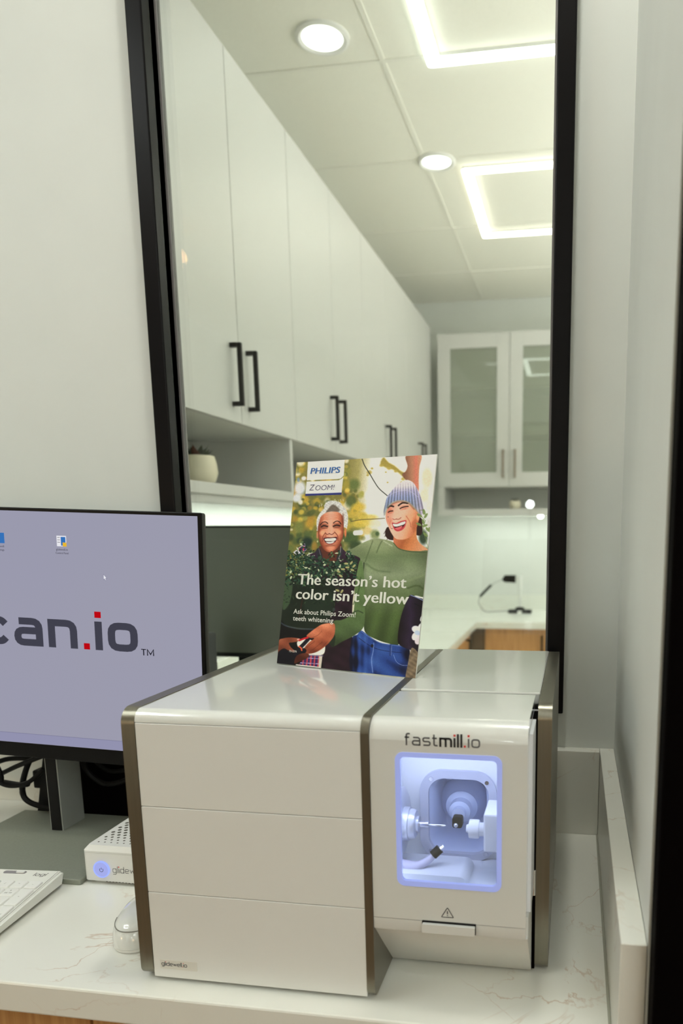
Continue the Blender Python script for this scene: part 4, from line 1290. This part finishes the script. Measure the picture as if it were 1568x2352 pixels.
for (x, y, rx, ry, c_, a) in ((265, 340, 60, 75, (196, 198, 208), .9), (300, 250, 26, 22, (206, 200, 196), .9), (235, 430, 50, 45, (196, 200, 212), .85), (380, 265, 22, 18, (210, 204, 190), .8), (270, 470, 24, 26, (206, 204, 196), .8), (250, 260, 16, 24, (92, 120, 160), .7),
        (520, 300, 16, 26, (70, 86, 60), .0), (760, 330, 60, 60, (92, 108, 52), .85), (735, 480, 62, 70, (84, 98, 50), .9), (800, 540, 70, 46, (184, 156, 56), .9), (690, 330, 36, 60, (150, 136, 52), .9), (700, 380, 26, 24, (196, 170, 74), .9), (770, 610, 110, 46, (178, 152, 60), .85), (820, 690, 120, 54, (188, 164, 66), .85),
        (900, 640, 90, 34, (186, 164, 70), .8), (880, 760, 60, 40, (176, 146, 58), .6), (740, 820, 90, 70, (70, 92, 50), .9), (770, 900, 70, 60, (56, 76, 46), .9), (330, 840, 60, 56, (34, 52, 42), .95), (260, 700, 46, 60, (112, 120, 60), .8), (400, 880, 30, 50, (150, 112, 44), .7), (950, 800, 50, 60, (112, 124, 70), .85),
        (970, 790, 20, 22, (64, 88, 52), .8), (1380, 840, 46, 80, (50, 66, 46), .95), (1400, 960, 50, 40, (84, 104, 58), .8), (1420, 300, 60, 120, (214, 180, 142), .75), (1395, 460, 50, 80, (214, 186, 150), .75), (1440, 560, 40, 80, (206, 190, 170), .8), (1440, 720, 40, 70, (176, 172, 160), .8), (890, 440, 40, 50, (206, 204, 192), .8), (1020, 560, 40, 60, (206, 200, 186), .8), (960, 700, 60, 50, (196, 182, 150), .7), (930, 880, 60, 60, (170, 168, 150), .7)):
    if a:
        blob(x, y, rx, ry, c_, a)
for k in range(26):
    blob(rng.uniform(1000, 1210), rng.uniform(100, 300), 18, 14, (146, 128, 52), .0)
poly([(1030, 92), (1075, 140), (1130, 175), (1185, 225), (1225, 250), (1215, 290), (1160, 240), (1100, 205), (1050, 190), (1000, 150)], (150, 132, 56), 16)
for x, y, r0 in ((1010, 165, 22), (1080, 195, 24), (1140, 225, 20), (1205, 300, 22), (1190, 330, 14), (900, 225, 28), (925, 190, 14), (885, 250, 14), (1050, 230, 10), (1065, 325, 10), (690, 160, 22)):
    blob(x, y, r0, r0 * .8, (158, 138, 58), .85)
poly([(1232, 88), (1368, 88), (1352, 200), (1345, 310), (1338, 440), (1270, 430), (1238, 330), (1196, 262), (1228, 230), (1245, 180)], (158, 106, 78), 8, fx=lambda X, Y: ramp_(np.clip((X - 1220) / 130, 0, 1), [(0, (126, 84, 58)), (.5, (166, 112, 82)), (.8, (188, 106, 84)), (1, (176, 120, 88))]))
poly([(832, 85), (1228, 60), (1246, 170), (1190, 235), (1160, 150)], (204, 202, 190), 8, a=0.0)
line([(835, 98), (858, 160), (905, 240), (945, 312), (990, 380), (1062, 447)], 8, (52, 54, 44))
line([(735, 668), (830, 655), (920, 655), (1036, 652)], 8, (96, 84, 50), .8)
poly(rrect(752, 842, 752, 796, 18), (214, 212, 204), 6, False)

# right woman: hair, neck, face, knitted hat
HAIR = (52, 30, 26)
poly([(1325, 660), (1368, 670), (1374, 740), (1370, 800), (1345, 822), (1300, 805), (1280, 760)], HAIR, 5)
poly([(1052, 742), (1078, 735), (1100, 780), (1122, 846), (1090, 852), (1060, 836), (1040, 800)], HAIR, 5)
for a_ in ((1052, 750, 1030, 792), (1060, 790, 1036, 818), (1075, 810, 1056, 848)):
    line([(a_[0], a_[1]), (a_[2], a_[3])], 6, HAIR, .8)
poly([(1120, 800), (1180, 850), (1260, 820), (1318, 740), (1322, 830), (1350, 890), (1430, 958), (1425, 985), (1250, 985), (1130, 930)], (176, 100, 56), 6, fx=lambda X, Y: ramp_(np.clip((X - 1120) / 260, 0, 1) + np.clip((Y - 860) / 500, 0, .3), [(0, (184, 106, 72)), (.35, (160, 88, 48)), (.6, (186, 112, 64)), (1.2, (190, 134, 98))]))
poly([(1050, 600), (1075, 545), (1115, 510), (1180, 490), (1248, 506), (1302, 560), (1342, 625), (1338, 700), (1312, 770), (1276, 822), (1225, 848), (1180, 852), (1135, 840), (1098, 792), (1068, 725), (1048, 660)], (204, 132, 98), 5,
     fx=lambda X, Y: ramp_(np.clip((X - 1050) / 290 + (Y - 680) / 900, 0, 1), [(0, (206, 128, 102)), (.25, (224, 164, 140)), (.5, (220, 158, 130)), (.75, (206, 138, 102)), (1, (178, 102, 64))]))
blob(1085, 590, 34, 24, (166, 94, 70), .5)
blob(1212, 560, 46, 24, (166, 94, 70), .5)
line([(1066, 560), (1112, 522), (1180, 506), (1250, 524), (1300, 578)], 16, (130, 74, 54), .6, 14)
blob(1300, 720, 26, 70, (160, 84, 50), .6)
blob(1145, 610, 26, 50, (222, 160, 132), .7)
blob(1085, 680, 28, 36, (206, 112, 86), .5)
blob(1260, 660, 46, 50, (216, 142, 104), .6)
blob(1165, 812, 46, 22, (218, 150, 124), .6)
blob(1335, 655, 16, 34, (206, 138, 96), .9)
line([(1230, 640), (1260, 690), (1270, 740)], 7, (164, 86, 60), .7)
line([(1093, 672), (1082, 712), (1096, 750)], 6, (172, 90, 64), .6)
line([(1066, 556), (1080, 544), (1096, 542), (1116, 548)], 15, (46, 26, 22))
line([(1162, 541), (1180, 528), (1204, 518), (1244, 524)], 15, (46, 26, 22))
line([(1070, 598), (1086, 590), (1110, 588)], 10, (44, 24, 22))
line([(1176, 570), (1196, 560), (1218, 555), (1248, 552)], 10, (44, 24, 22))
line([(1070, 610), (1110, 604)], 4, (160, 92, 70), .6)
line([(1180, 584), (1230, 572)], 4, (160, 92, 70), .6)
line([(1110, 660), (1124, 668), (1142, 662)], 7, (150, 72, 56), .8)
line([(1142, 664), (1164, 666), (1184, 652)], 7, (140, 66, 50), .8)
blob(1148, 640, 16, 16, (226, 162, 136), .8)
poly([(1104, 694), (1140, 700), (1180, 684), (1228, 678), (1230, 700), (1216, 742), (1188, 768), (1150, 776), (1122, 758), (1108, 724)], (182, 58, 62), 4)
poly([(1112, 704), (1150, 708), (1190, 694), (1222, 690), (1210, 728), (1180, 750), (1148, 758), (1124, 738)], (66, 18, 20), 4)
poly([(1112, 706), (1150, 708), (1190, 694), (1222, 690), (1216, 710), (1180, 724), (1140, 732), (1118, 726)], (226, 220, 206), 3)
for x in (1132, 1150, 1168, 1186, 1202):
    line([(x, 704), (x + 2, 726)], 2, (176, 160, 146), .6, 2)
poly([(1130, 745), (1160, 738), (1195, 728), (1180, 752), (1150, 760)], (196, 92, 92), 4)
blob(1068, 640, 4, 4, (60, 30, 26), 1, 0, 1)
blob(1104, 748, 4, 4, (90, 46, 36), .8, 0, 1)
def hat(X, Y):
    yy = Y + 0.10 * np.abs(X - 1200) - 0.00035 * (X - 1200) ** 2
    c_ = ramp_(np.clip((yy - 310) / 300, 0, 1), [(0, (196, 188, 182)), (.2, (186, 178, 180)), (.35, (140, 138, 162)), (.55, (116, 124, 152)), (.8, (108, 118, 136)), (1, (128, 130, 140))])
    ribs = np.sin((X - 1210) / (4.6 + 0.0032 * np.abs(Y - 310)) * 1.15 + (X - 1210) * (Y - 640) * -0.00012)
    pink = np.clip((X - 1270) / 110, 0, 1)[..., None]
    c_ = c_ * (1 - pink * .5) + np.array((176, 152, 168)) * pink * .5
    return c_ * (1 + 0.17 * ribs * np.clip((Y - 330) / 60, 0, 1))[..., None]
poly([(1032, 640), (1028, 590), (1040, 530), (1060, 460), (1105, 400), (1150, 352), (1205, 320), (1250, 312), (1296, 340), (1330, 395), (1360, 470), (1378, 540), (1388, 600), (1366, 640), (1338, 612), (1302, 562), (1250, 514), (1182, 494), (1112, 508), (1064, 548), (1040, 600)], (120, 124, 146), 5, fx=hat)
line([(1062, 462), (1120, 424), (1200, 406), (1272, 420), (1340, 474)], 4, (168, 166, 176), .8)
line([(1038, 620), (1064, 556), (1112, 514), (1182, 499), (1250, 519), (1302, 568), (1350, 626)], 13, (136, 132, 112), .75, 8)

# right woman: shirt and arm
def shirt(X, Y):
    t_ = np.clip((Y - 830) / 930, 0, 1)
    c_ = ramp_(t_, [(0, (134, 142, 104)), (.18, (104, 118, 80)), (.36, (124, 136, 102)), (.5, (100, 114, 76)), (.75, (74, 92, 48)), (1, (62, 78, 40))])
    fold = np.sin((X + 0.25 * Y) / 26) * np.clip((Y - 1350) / 250, 0, 1) * .11 + vnoise(X, Y, 90, 2) * .10 * np.clip((1400 - Y) / 300, 0, 1)
    edge = np.clip((X - 1250) / 160, 0, 1) * .18 + np.clip((880 - X) / 90, 0, 1) * np.clip((Y - 1020) / 60, 0, 1) * .35
    return c_ * (1 + fold - edge)[..., None]
poly([(684, 948), (760, 908), (850, 862), (950, 832), (1050, 848), (1112, 872), (1150, 922), (1240, 952), (1340, 962), (1432, 968), (1424, 1100), (1410, 1250), (1390, 1370), (1300, 1360), (1250, 1420), (1200, 1500), (1168, 1640), (1155, 1790), (1060, 1776), (960, 1740), (868, 1686), (846, 1600), (850, 1400), (846, 1120), (820, 1020), (760, 985)], (100, 114, 76), 5, fx=shirt)
line([(1116, 880), (1160, 930), (1240, 958), (1340, 970), (1430, 976)], 8, (66, 82, 46), .8)
line([(930, 850), (900, 930), (860, 1040)], 7, (70, 84, 50), .6, 8)
line([(1010, 860), (985, 905), (965, 960)], 10, (80, 94, 58), .7, 10)
line([(1030, 860), (1060, 880), (1100, 905)], 12, (176, 180, 150), .5, 10)
line([(1180, 1250), (1280, 1210), (1380, 1180)], 18, (122, 136, 96), .6, 16)
line([(1240, 1290), (1320, 1270), (1380, 1300)], 14, (66, 82, 46), .7, 12)
line([(870, 1060), (960, 1120), (1080, 1140)], 16, (84, 100, 64), .5, 14)
line([(850, 1050), (838, 1200), (850, 1340)], 10, (44, 56, 32), .9, 8)

# left woman: vest, neck, face, hair
VEST = (40, 24, 32)
poly([(330, 985), (400, 940), (445, 910), (520, 980), (600, 985), (645, 915), (700, 955), (780, 985), (818, 1020), (800, 1120), (770, 1250), (745, 1420), (742, 1700), (744, 2020), (460, 1990), (470, 1700), (330, 1600), (250, 1300)], VEST, 6, fx=lambda X, Y: np.array(VEST) * (1 + .25 * vnoise(X, Y, 40, 1))[..., None] + np.array((22, 12, 26)) * np.clip((1100 - Y) / 200, 0, 1)[..., None])
poly([(120, 1180), (220, 1140), (400, 1180), (560, 1200), (590, 1300), (570, 1500), (450, 1620), (250, 1620), (90, 1560), (110, 1380)], (28, 36, 24), 16)
poly([(130, 1200), (190, 1190), (200, 1260), (170, 1400), (112, 1440)], (62, 80, 54), 8)
poly([(330, 1330), (540, 1290), (560, 1480), (420, 1560), (320, 1500)], (34, 46, 32), 20)
poly([(448, 880), (560, 930), (640, 860), (642, 960), (560, 1060), (520, 1060), (462, 960)], (92, 46, 32), 6)
poly([(415, 930), (445, 900), (475, 990), (440, 1010)], (46, 42, 52), 5)
poly([(642, 900), (660, 930), (635, 1000), (600, 1010), (615, 960)], (52, 48, 56), 5)
line([(640, 892), (634, 960), (620, 1005)], 6, (150, 146, 140), .8)
line([(440, 905), (455, 960)], 5, (130, 126, 124), .7)
for x, y, x1, y1 in ((690, 955, 712, 1000), (712, 960, 738, 1004), (740, 970, 760, 1000), (330, 960, 380, 940), (350, 980, 400, 965), (300, 975, 350, 955)):
    line([(x, y), (x1, y1)], 7, (196, 190, 180), .8, 5)
poly([(424, 720), (418, 660), (430, 612), (455, 572), (486, 540), (494, 500), (520, 476), (560, 468), (600, 476), (640, 492), (656, 520), (690, 560), (706, 615), (704, 690), (690, 740), (668, 720), (440, 740)], (182, 180, 172), 6,
     fx=lambda X, Y: np.array((182, 180, 172)) * (1 + .13 * vnoise(X, Y, 9, 4) + .08 * vnoise(X, Y, 4, 1))[..., None])
for k in range(60):
    x, y = rng.uniform(440, 690), rng.uniform(475, 560)
    line([(x, y), (x + rng.uniform(-14, 14), y - rng.uniform(12, 30))], 3, [(206, 204, 196), (136, 130, 120)][k % 2], .6, 3)
poly([(505, 575), (535, 530), (565, 505), (600, 520), (632, 560), (600, 578), (560, 570)], (92, 78, 64), 14, a=.85)
poly([(446, 660), (458, 612), (505, 578), (560, 570), (618, 578), (654, 612), (664, 665), (668, 725), (662, 795), (642, 850), (612, 902), (565, 934), (520, 936), (480, 908), (450, 852), (434, 785), (432, 710)], (168, 92, 62), 5,
     fx=lambda X, Y: ramp_(np.clip(np.abs(X - 550) / 125 + np.clip((Y - 800) / 260, 0, .6), 0, 1), [(0, (212, 148, 122)), (.45, (196, 124, 92)), (.8, (158, 80, 52)), (1, (112, 50, 32))]))
for yy in (600, 618, 636):
    line([(500, yy + 6), (550, yy), (606, yy + 7)], 4, (150, 82, 56), .45, 5)
blob(490, 700, 42, 26, (112, 54, 36), .55)
blob(603, 700, 42, 26, (112, 54, 36), .55)
blob(552, 612, 60, 22, (200, 138, 112), .5)
blob(660, 640, 14, 60, (104, 50, 34), .5)
blob(446, 700, 12, 60, (116, 58, 40), .5)
blob(545, 880, 60, 12, (122, 58, 38), .5)
blob(500, 800, 12, 40, (130, 62, 42), .4)
blob(475, 762, 32, 30, (220, 150, 112), .75)
blob(615, 762, 34, 30, (218, 146, 108), .75)
blob(548, 905, 44, 20, (200, 130, 100), .6)
blob(500, 655, 26, 16, (214, 152, 126), .5)
blob(596, 655, 26, 16, (214, 152, 126), .5)
blob(682, 770, 12, 46, (198, 110, 66), .95)
blob(426, 780, 8, 40, (190, 116, 84), .9)
line([(452, 690), (470, 668), (498, 662), (522, 676)], 8, (46, 24, 20))
line([(572, 676), (598, 660), (624, 664), (642, 688)], 8, (46, 24, 20))
line([(462, 706), (486, 696), (520, 706)], 11, (38, 20, 18))
line([(572, 706), (602, 696), (632, 704)], 11, (38, 20, 18))
line([(466, 722), (518, 720)], 6, (122, 60, 42), .7)
line([(576, 720), (630, 720)], 6, (122, 60, 42), .7)
blob(540, 735, 15, 32, (212, 142, 110), .8)
line([(502, 768), (518, 778), (536, 770)], 7, (98, 40, 30), .8)
line([(536, 772), (560, 780), (580, 766)], 7, (98, 40, 30), .8)
line([(500, 760), (476, 800), (474, 840)], 8, (120, 54, 36), .8)
line([(584, 758), (612, 796), (614, 836)], 8, (120, 54, 36), .8)
poly([(478, 808), (520, 802), (560, 806), (610, 802), (600, 842), (572, 866), (538, 872), (506, 860), (488, 838)], (150, 74, 66), 4)
poly([(486, 812), (540, 808), (602, 808), (592, 842), (560, 858), (530, 862), (502, 846)], (52, 14, 14), 4)
poly([(496, 818), (540, 814), (594, 816), (590, 836), (545, 842), (502, 836)], (228, 222, 208), 3)
poly([(506, 846), (545, 848), (582, 842), (566, 858), (530, 862)], (214, 206, 190), 3)
for x in (512, 526, 541, 556, 571, 584):
    line([(x, 817), (x, 838)], 2, (170, 152, 140), .6, 2)
blob(428, 838, 8, 12, (196, 182, 140), .7)
blob(664, 838, 7, 12, (196, 182, 140), .7)

# hugging arm of the left woman across the front, jeans, pot, flowers, trowel
poly([(735, 1740), (790, 1690), (822, 1655), (900, 1712), (980, 1762), (1060, 1782), (1160, 1795), (1250, 1830), (1240, 1950), (1222, 2090), (1050, 2075), (900, 2050), (730, 2020)], (34, 56, 108), 5,
     fx=lambda X, Y: ramp_(np.clip(.5 + .35 * vnoise(X, Y, 60, 3) + .15 * np.sin(X / 9) * np.clip((1000 - X) / 200, 0, 1) - .5 * np.clip((830 - X) / 90, 0, 1) - .35 * np.clip((X - 1150) / 80, 0, 1), 0, 1), [(0, (16, 18, 38)), (.4, (34, 60, 122)), (.75, (52, 84, 146)), (1, (92, 120, 172))]))
line([(822, 1662), (900, 1720), (985, 1768), (1065, 1788), (1200, 1808)], 4, (120, 140, 182), .7)
line([(800, 1720), (880, 1780), (960, 1822), (1060, 1846), (1180, 1862)], 5, (20, 28, 60), .8)
line([(935, 1770), (930, 1840), (915, 1920), (925, 2030)], 7, (110, 132, 178), .8)
line([(1085, 1795), (1080, 1880)], 20, (40, 58, 110), .9)
line([(1094, 1795), (1090, 1880)], 4, (130, 146, 186), .7)
line([(880, 1715), (862, 1790)], 14, (52, 76, 134), .8)
line([(1110, 1880), (1135, 1940), (1180, 1970), (1230, 1975)], 4, (132, 148, 188), .8)
blob(920, 1795, 12, 14, (30, 24, 30), .9, 0, 1)
poly([(1262, 1352), (1320, 1376), (1384, 1408), (1374, 1540), (1356, 1760), (1322, 1880), (1262, 1842), (1160, 1790), (1150, 1700), (1178, 1540), (1222, 1420)], (34, 24, 34), 6, fx=lambda X, Y: ramp_(np.clip((X - 1150) / 220 + .1 * vnoise(X, Y, 60, 1), 0, 1), [(0, (26, 18, 22)), (.5, (48, 36, 56)), (.7, (34, 25, 36)), (1, (24, 17, 22))]))
line([(1266, 1354), (1320, 1378), (1382, 1408)], 7, (120, 134, 172), .9)
line([(1300, 1430), (1370, 1468)], 6, (14, 10, 16), .8)
for x, y, rx, ry, c_ in ((1312, 1660, 40, 30, (206, 206, 214)), (1346, 1640, 18, 34, (200, 202, 210)), (1300, 1720, 26, 36, (212, 200, 198)), (1330, 1750, 30, 44, (204, 190, 190)), (1322, 1690, 26, 20, (160, 172, 200)), (1362, 1560, 12, 30, (206, 204, 204))):
    blob(x, y, rx, ry, c_, .95, .4, .8)
poly([(1216, 2100), (1236, 1960), (1262, 1836), (1290, 1826), (1328, 1880), (1318, 1980), (1302, 2110)], (112, 96, 74), 5, fx=lambda X, Y: np.array((114, 98, 76)) * (1 + .18 * vnoise(X, Y, 14, 5))[..., None])
def sleeve(X, Y):
    return np.array((80, 100, 58)) * (1 + .12 * vnoise(X, Y, 60, 6) - .25 * np.clip((Y - 1640) / 160, 0, 1) + .12 * np.clip((1560 - Y) / 200, -1, 1))[..., None]
poly([(806, 1040), (836, 1050), (852, 1200), (856, 1400), (856, 1560), (836, 1640), (760, 1700), (660, 1748), (572, 1790), (586, 1700), (575, 1570), (650, 1556), (740, 1510), (762, 1430), (768, 1250)], (80, 100, 58), 5, fx=sleeve)
line([(740, 1500), (790, 1480), (840, 1500)], 8, (40, 54, 32), .8, 6)
line([(752, 1420), (800, 1300), (820, 1180)], 10, (54, 70, 40), .6, 8)
poly([(560, 1690), (590, 1700), (580, 1790), (552, 1790), (528, 1740)], (36, 46, 30), 5)
# dark pot held in front
poly([(88, 1560), (150, 1600), (270, 1630), (420, 1640), (450, 1700), (440, 1830), (470, 1990), (240, 1965), (58, 1935)], (16, 13, 13), 8)
line([(94, 1566), (150, 1598), (260, 1624), (400, 1634)], 12, (62, 74, 84), .8, 8)
# pouch, plaid cloth and hands
poly([(250, 1738), (330, 1715), (480, 1780), (500, 1790), (478, 1862), (350, 1862), (262, 1800)], (206, 196, 178), 5)
def plaid(X, Y):
    a_ = (np.sin((X + Y * .1) / 5.5) > .45)
    b_ = (np.abs(((Y - X * .08) % 46) - 23) < 2.5)
    c_ = np.where(a_[..., None], np.array((176, 62, 66)), np.array((62, 42, 88)))
    return np.where(b_[..., None], np.array((150, 136, 166)), c_)
poly([(262, 1945), (300, 1900), (350, 1862), (446, 1868), (440, 1972)], (70, 44, 84), 4, False, fx=plaid)
poly([(446, 1868), (475, 1870), (462, 1990), (440, 1975)], (176, 166, 148), 4, False)
line([(240, 1950), (340, 1962), (450, 1978)], 12, (196, 190, 178), .95)
line([(350, 1866), (478, 1874)], 10, (120, 112, 130), .8)
def skin(X, Y):
    return ramp_(np.clip(.5 + .3 * vnoise(X, Y, 46, 8) - (Y - 1740) / 420, 0, 1), [(0, (104, 44, 28)), (.4, (150, 76, 48)), (.75, (178, 100, 68)), (1, (198, 122, 88))])
poly([(330, 1692), (370, 1655), (420, 1620), (470, 1592), (540, 1582), (582, 1590), (590, 1640), (578, 1700), (540, 1752), (500, 1790), (440, 1830), (380, 1850), (320, 1852), (288, 1836), (312, 1796), (352, 1752), (400, 1716), (370, 1712)], (156, 84, 54), 5, fx=skin)
line([(300, 1830), (345, 1786), (405, 1742)], 5, (96, 40, 26), .6)
line([(352, 1842), (410, 1800), (470, 1752)], 5, (96, 40, 26), .6)
line([(412, 1838), (470, 1796), (520, 1746)], 5, (96, 40, 26), .5)
line([(375, 1712), (430, 1690), (470, 1650)], 5, (110, 50, 32), .5)
blob(306, 1826, 12, 8, (206, 150, 130), .8, -.7, .8)
poly([(78, 1730), (120, 1708), (180, 1702), (240, 1708), (272, 1716), (262, 1736), (210, 1746), (172, 1752), (190, 1790), (230, 1830), (190, 1850), (110, 1850), (70, 1850)], (140, 76, 50), 5, fx=lambda X, Y: skin(X, Y) * .86)
blob(258, 1722, 14, 8, (200, 150, 134), .8, 0, .8)
poly([(62, 1850), (120, 1800), (170, 1820), (240, 1840), (300, 1800), (330, 1830), (270, 1890), (200, 1950), (60, 1940)], (18, 16, 24), 8)
poly([(240, 1870), (300, 1846), (352, 1856), (340, 1890), (270, 1920), (220, 1935)], (104, 48, 30), 6, fx=lambda X, Y: skin(X, Y) * .7)
line([(345, 1722), (310, 1760), (270, 1800), (230, 1850)], 34, (22, 20, 30), 1)
line([(268, 1730), (300, 1718), (342, 1706)], 17, (180, 24, 30), 1)
line([(262, 1784), (282, 1800), (288, 1820)], 12, (220, 84, 50), 1)

# potted shrub in front of the left woman
poly([(205, 930), (255, 890), (312, 852), (328, 905), (300, 950), (262, 975)], (176, 172, 176), 4, False)
poly([(250, 900), (312, 856), (326, 906), (288, 950)], (80, 52, 92), 4, False, fx=plaid)
for k in range(900):
    x = rng.uniform(140, 790)
    y = rng.normal(1060, 95)
    top_ = 890 + 60 * math.sin(x / 60.0) + max(0, (x - 420)) * .28
    if y < top_ or y > 1240 - max(0, x - 520) * .25 or (x > 330 and y < 960 + max(0, x - 330) * .25 and x < 700 and rng.uniform() < .8):
        continue
    sh = rng.uniform()
    c_ = [(26, 42, 28), (34, 60, 40), (50, 84, 58), (40, 76, 56), (92, 116, 74), (170, 176, 140), (16, 24, 18)][rng.choice(7, p=[.24, .24, .16, .12, .1, .06, .08])]
    blob(x, y, rng.uniform(8, 19), rng.uniform(4, 9), c_, .95, rng.uniform(-1.2, 1.2), .8)
for k in range(120):
    x, y = rng.uniform(120, 660), rng.uniform(1200, 1420)
    blob(x, y, rng.uniform(8, 20), rng.uniform(2, 5), [(34, 52, 32), (54, 82, 44), (24, 34, 24)][k % 3], .8, rng.uniform(-1.5, 1.5), .8)
for x, y in ((690, 1050), (735, 1045), (760, 1075), (745, 1110), (700, 1085), (660, 1100), (620, 1120), (640, 1160), (610, 1290), (650, 1300)):
    blob(x, y, 19, 9, (146, 150, 96), .95, rng.uniform(-1, 1), .8)
    line([(x - 14, y + 6), (x + 14, y - 6)], 3, (190, 120, 90), .6, 3)
line([(300, 1330), (280, 1420), (262, 1520)], 10, (56, 30, 22), .9)
for pts in (((1345, 590), (1395, 600), (1400, 650)), ((1330, 625), (1365, 650), (1400, 690)), ((1400, 690), (1380, 760), (1400, 850), (1425, 940))):
    line(pts, 5, (104, 122, 66), .9)
for x, y, a_ in ((1388, 610, 1.5), (1350, 640, .6), (1405, 645, -1.0), (1382, 700, 1.3), (1342, 720, .5), (1395, 735, -.3), (1438, 775, 1.4), (1420, 770, .9), (1400, 815, .8)):
    blob(x, y, 26, 11, (112, 130, 72), .95, a_, .8)
blob(577, 1462, 12, 16, (58, 66, 62), .9, 0, .9)
# soft shadow printed under the headline is part of the artwork: none needed beyond the dark photograph

# logo panel of the print
poly([(338, 96), (676, 94), (668, 240), (640, 268), (610, 272), (328, 270)], (208, 208, 200), 3, False)
poly([(326, 281), (620, 283), (650, 270), (663, 255), (648, 400), (316, 394)], (208, 208, 200), 3, False)
poly([(316, 394), (648, 398), (646, 418), (314, 414)], (40, 46, 110), 3, False)

LIT = 1.30            # print ink density: brings the pictured tones to surface colours
grn = rng.normal(0, 1, (NY, NX))
grn = (grn + np.roll(grn, 1, 0) + np.roll(grn, 1, 1) + np.roll(grn, (1, 1), (0, 1))) / 2     # soft grain of the print
IMG *= (1 + 0.018 * grn)[..., None]
S_ = np.clip(IMG / 255.0, 0, 1)
L_ = np.where(S_ <= 0.04045, S_ / 12.92, ((S_ + 0.055) / 1.055) ** 2.4) * LIT
lum_ = L_.mean(-1, keepdims=True)
L_ = L_ * (0.62 + 1.15 * np.clip(lum_, 0, 0.4) ** 0.8)      # contrast of the glossy print
L_ = np.clip(L_ * np.array((1.0, 1.0, 1.10)), 0, 0.80)
me = bpy.data.meshes.new('print')
verts = np.stack([(uu - .5) * PW, np.zeros_like(uu), (1 - vv) * PH], -1).reshape(-1, 3)
idx = np.arange(NX * NY).reshape(NY, NX)
faces = np.stack([idx[:-1, :-1], idx[1:, :-1], idx[1:, 1:], idx[:-1, 1:]], -1).reshape(-1, 4)
me.vertices.add(len(verts))
me.vertices.foreach_set('co', verts.ravel())
me.loops.add(faces.size)
me.loops.foreach_set('vertex_index', faces.ravel().astype(np.int32))
me.polygons.add(len(faces))
me.polygons.foreach_set('loop_start', np.arange(0, faces.size, 4, dtype=np.int32))
me.update(calc_edges=True)
ca_ = me.color_attributes.new('ink', 'FLOAT_COLOR', 'POINT')
ca_.data.foreach_set('color', np.concatenate([L_, np.ones((NY, NX, 1))], -1).astype(np.float32).ravel())
PRT = mat('printed_card_ink', (0.5, 0.5, 0.5), 0.32, spec=0.22)
at_ = node(PRT, 'ShaderNodeVertexColor', layer_name='ink')
PRT.node_tree.links.new(at_.outputs[0], PRT.node_tree.nodes['Principled BSDF'].inputs['Base Color'])
me.materials.append(PRT)
prn = bpy.data.objects.new('print', me)
COL.objects.link(prn)
prn.parent = card
def pp_(x, y, d=-0.0003):
    h_ = H_OUT @ np.array((x, y, 1.0))
    u_, v_2 = h_[0] / h_[2], h_[1] / h_[2]
    return np.array(((u_ - .5) * PW, d, (1 - v_2) * PH))
def card_text(name, txt, x0, y0, x1, y1, m, cap=None, bold=0.0, shear=0.0, spacing=1.0, d=-0.0003):
    a, b = pp_(x0, y0, d), pp_(x1, y1, d)
    e = b - a
    L = np.linalg.norm(e)
    e = e / L
    return lettering(name, txt, a, e, (-e[2], 0, e[0]), m, prn, L, cap, bold, shear, spacing)
PWHITE = mat('printed_white', (0.72, 0.72, 0.66), 0.35)
PBLUE = mat('printed_blue', (0.012, 0.11, 0.38), 0.35)
PNAVY = mat('printed_navy', lin((40, 34, 84)), 0.35)
capof = lambda x0, y0, x1, y1: np.linalg.norm(pp_(x0, y0) - pp_(x1, y1))
card_text('headline', 'The season’s hot', 246, 1222, 1226, 1290, PWHITE, capof(252, 1122, 246, 1222), 0.026)
card_text('headline', 'color isn’t yellow', 230, 1352, 1245, 1436, PWHITE, capof(252, 1122, 246, 1222), 0.026)
card_text('subline', 'Ask about Philips Zoom!', 211, 1486, 772, 1536, PWHITE, capof(216, 1442, 211, 1486), 0.008)
card_text('subline', 'teeth whitening', 206, 1548, 573, 1582, PWHITE, capof(216, 1442, 211, 1486), 0.008)
card_text('print_number', '7512276', 174, 1832, 243, 1838, PWHITE, None, 0.004)
card_text('logo_word', 'PHILIPS', 360, 212, 634, 214, PBLUE, capof(363, 155, 360, 212), 0.034, 0.10)
card_text('logo_word', 'Z', 350, 366, 398, 366, PNAVY, capof(355, 308, 350, 366), -0.010, 0.14)
card_text('logo_word', 'OOM!', 406, 367, 580, 370, PNAVY, capof(406, 318, 404, 367), -0.010, 0.10)
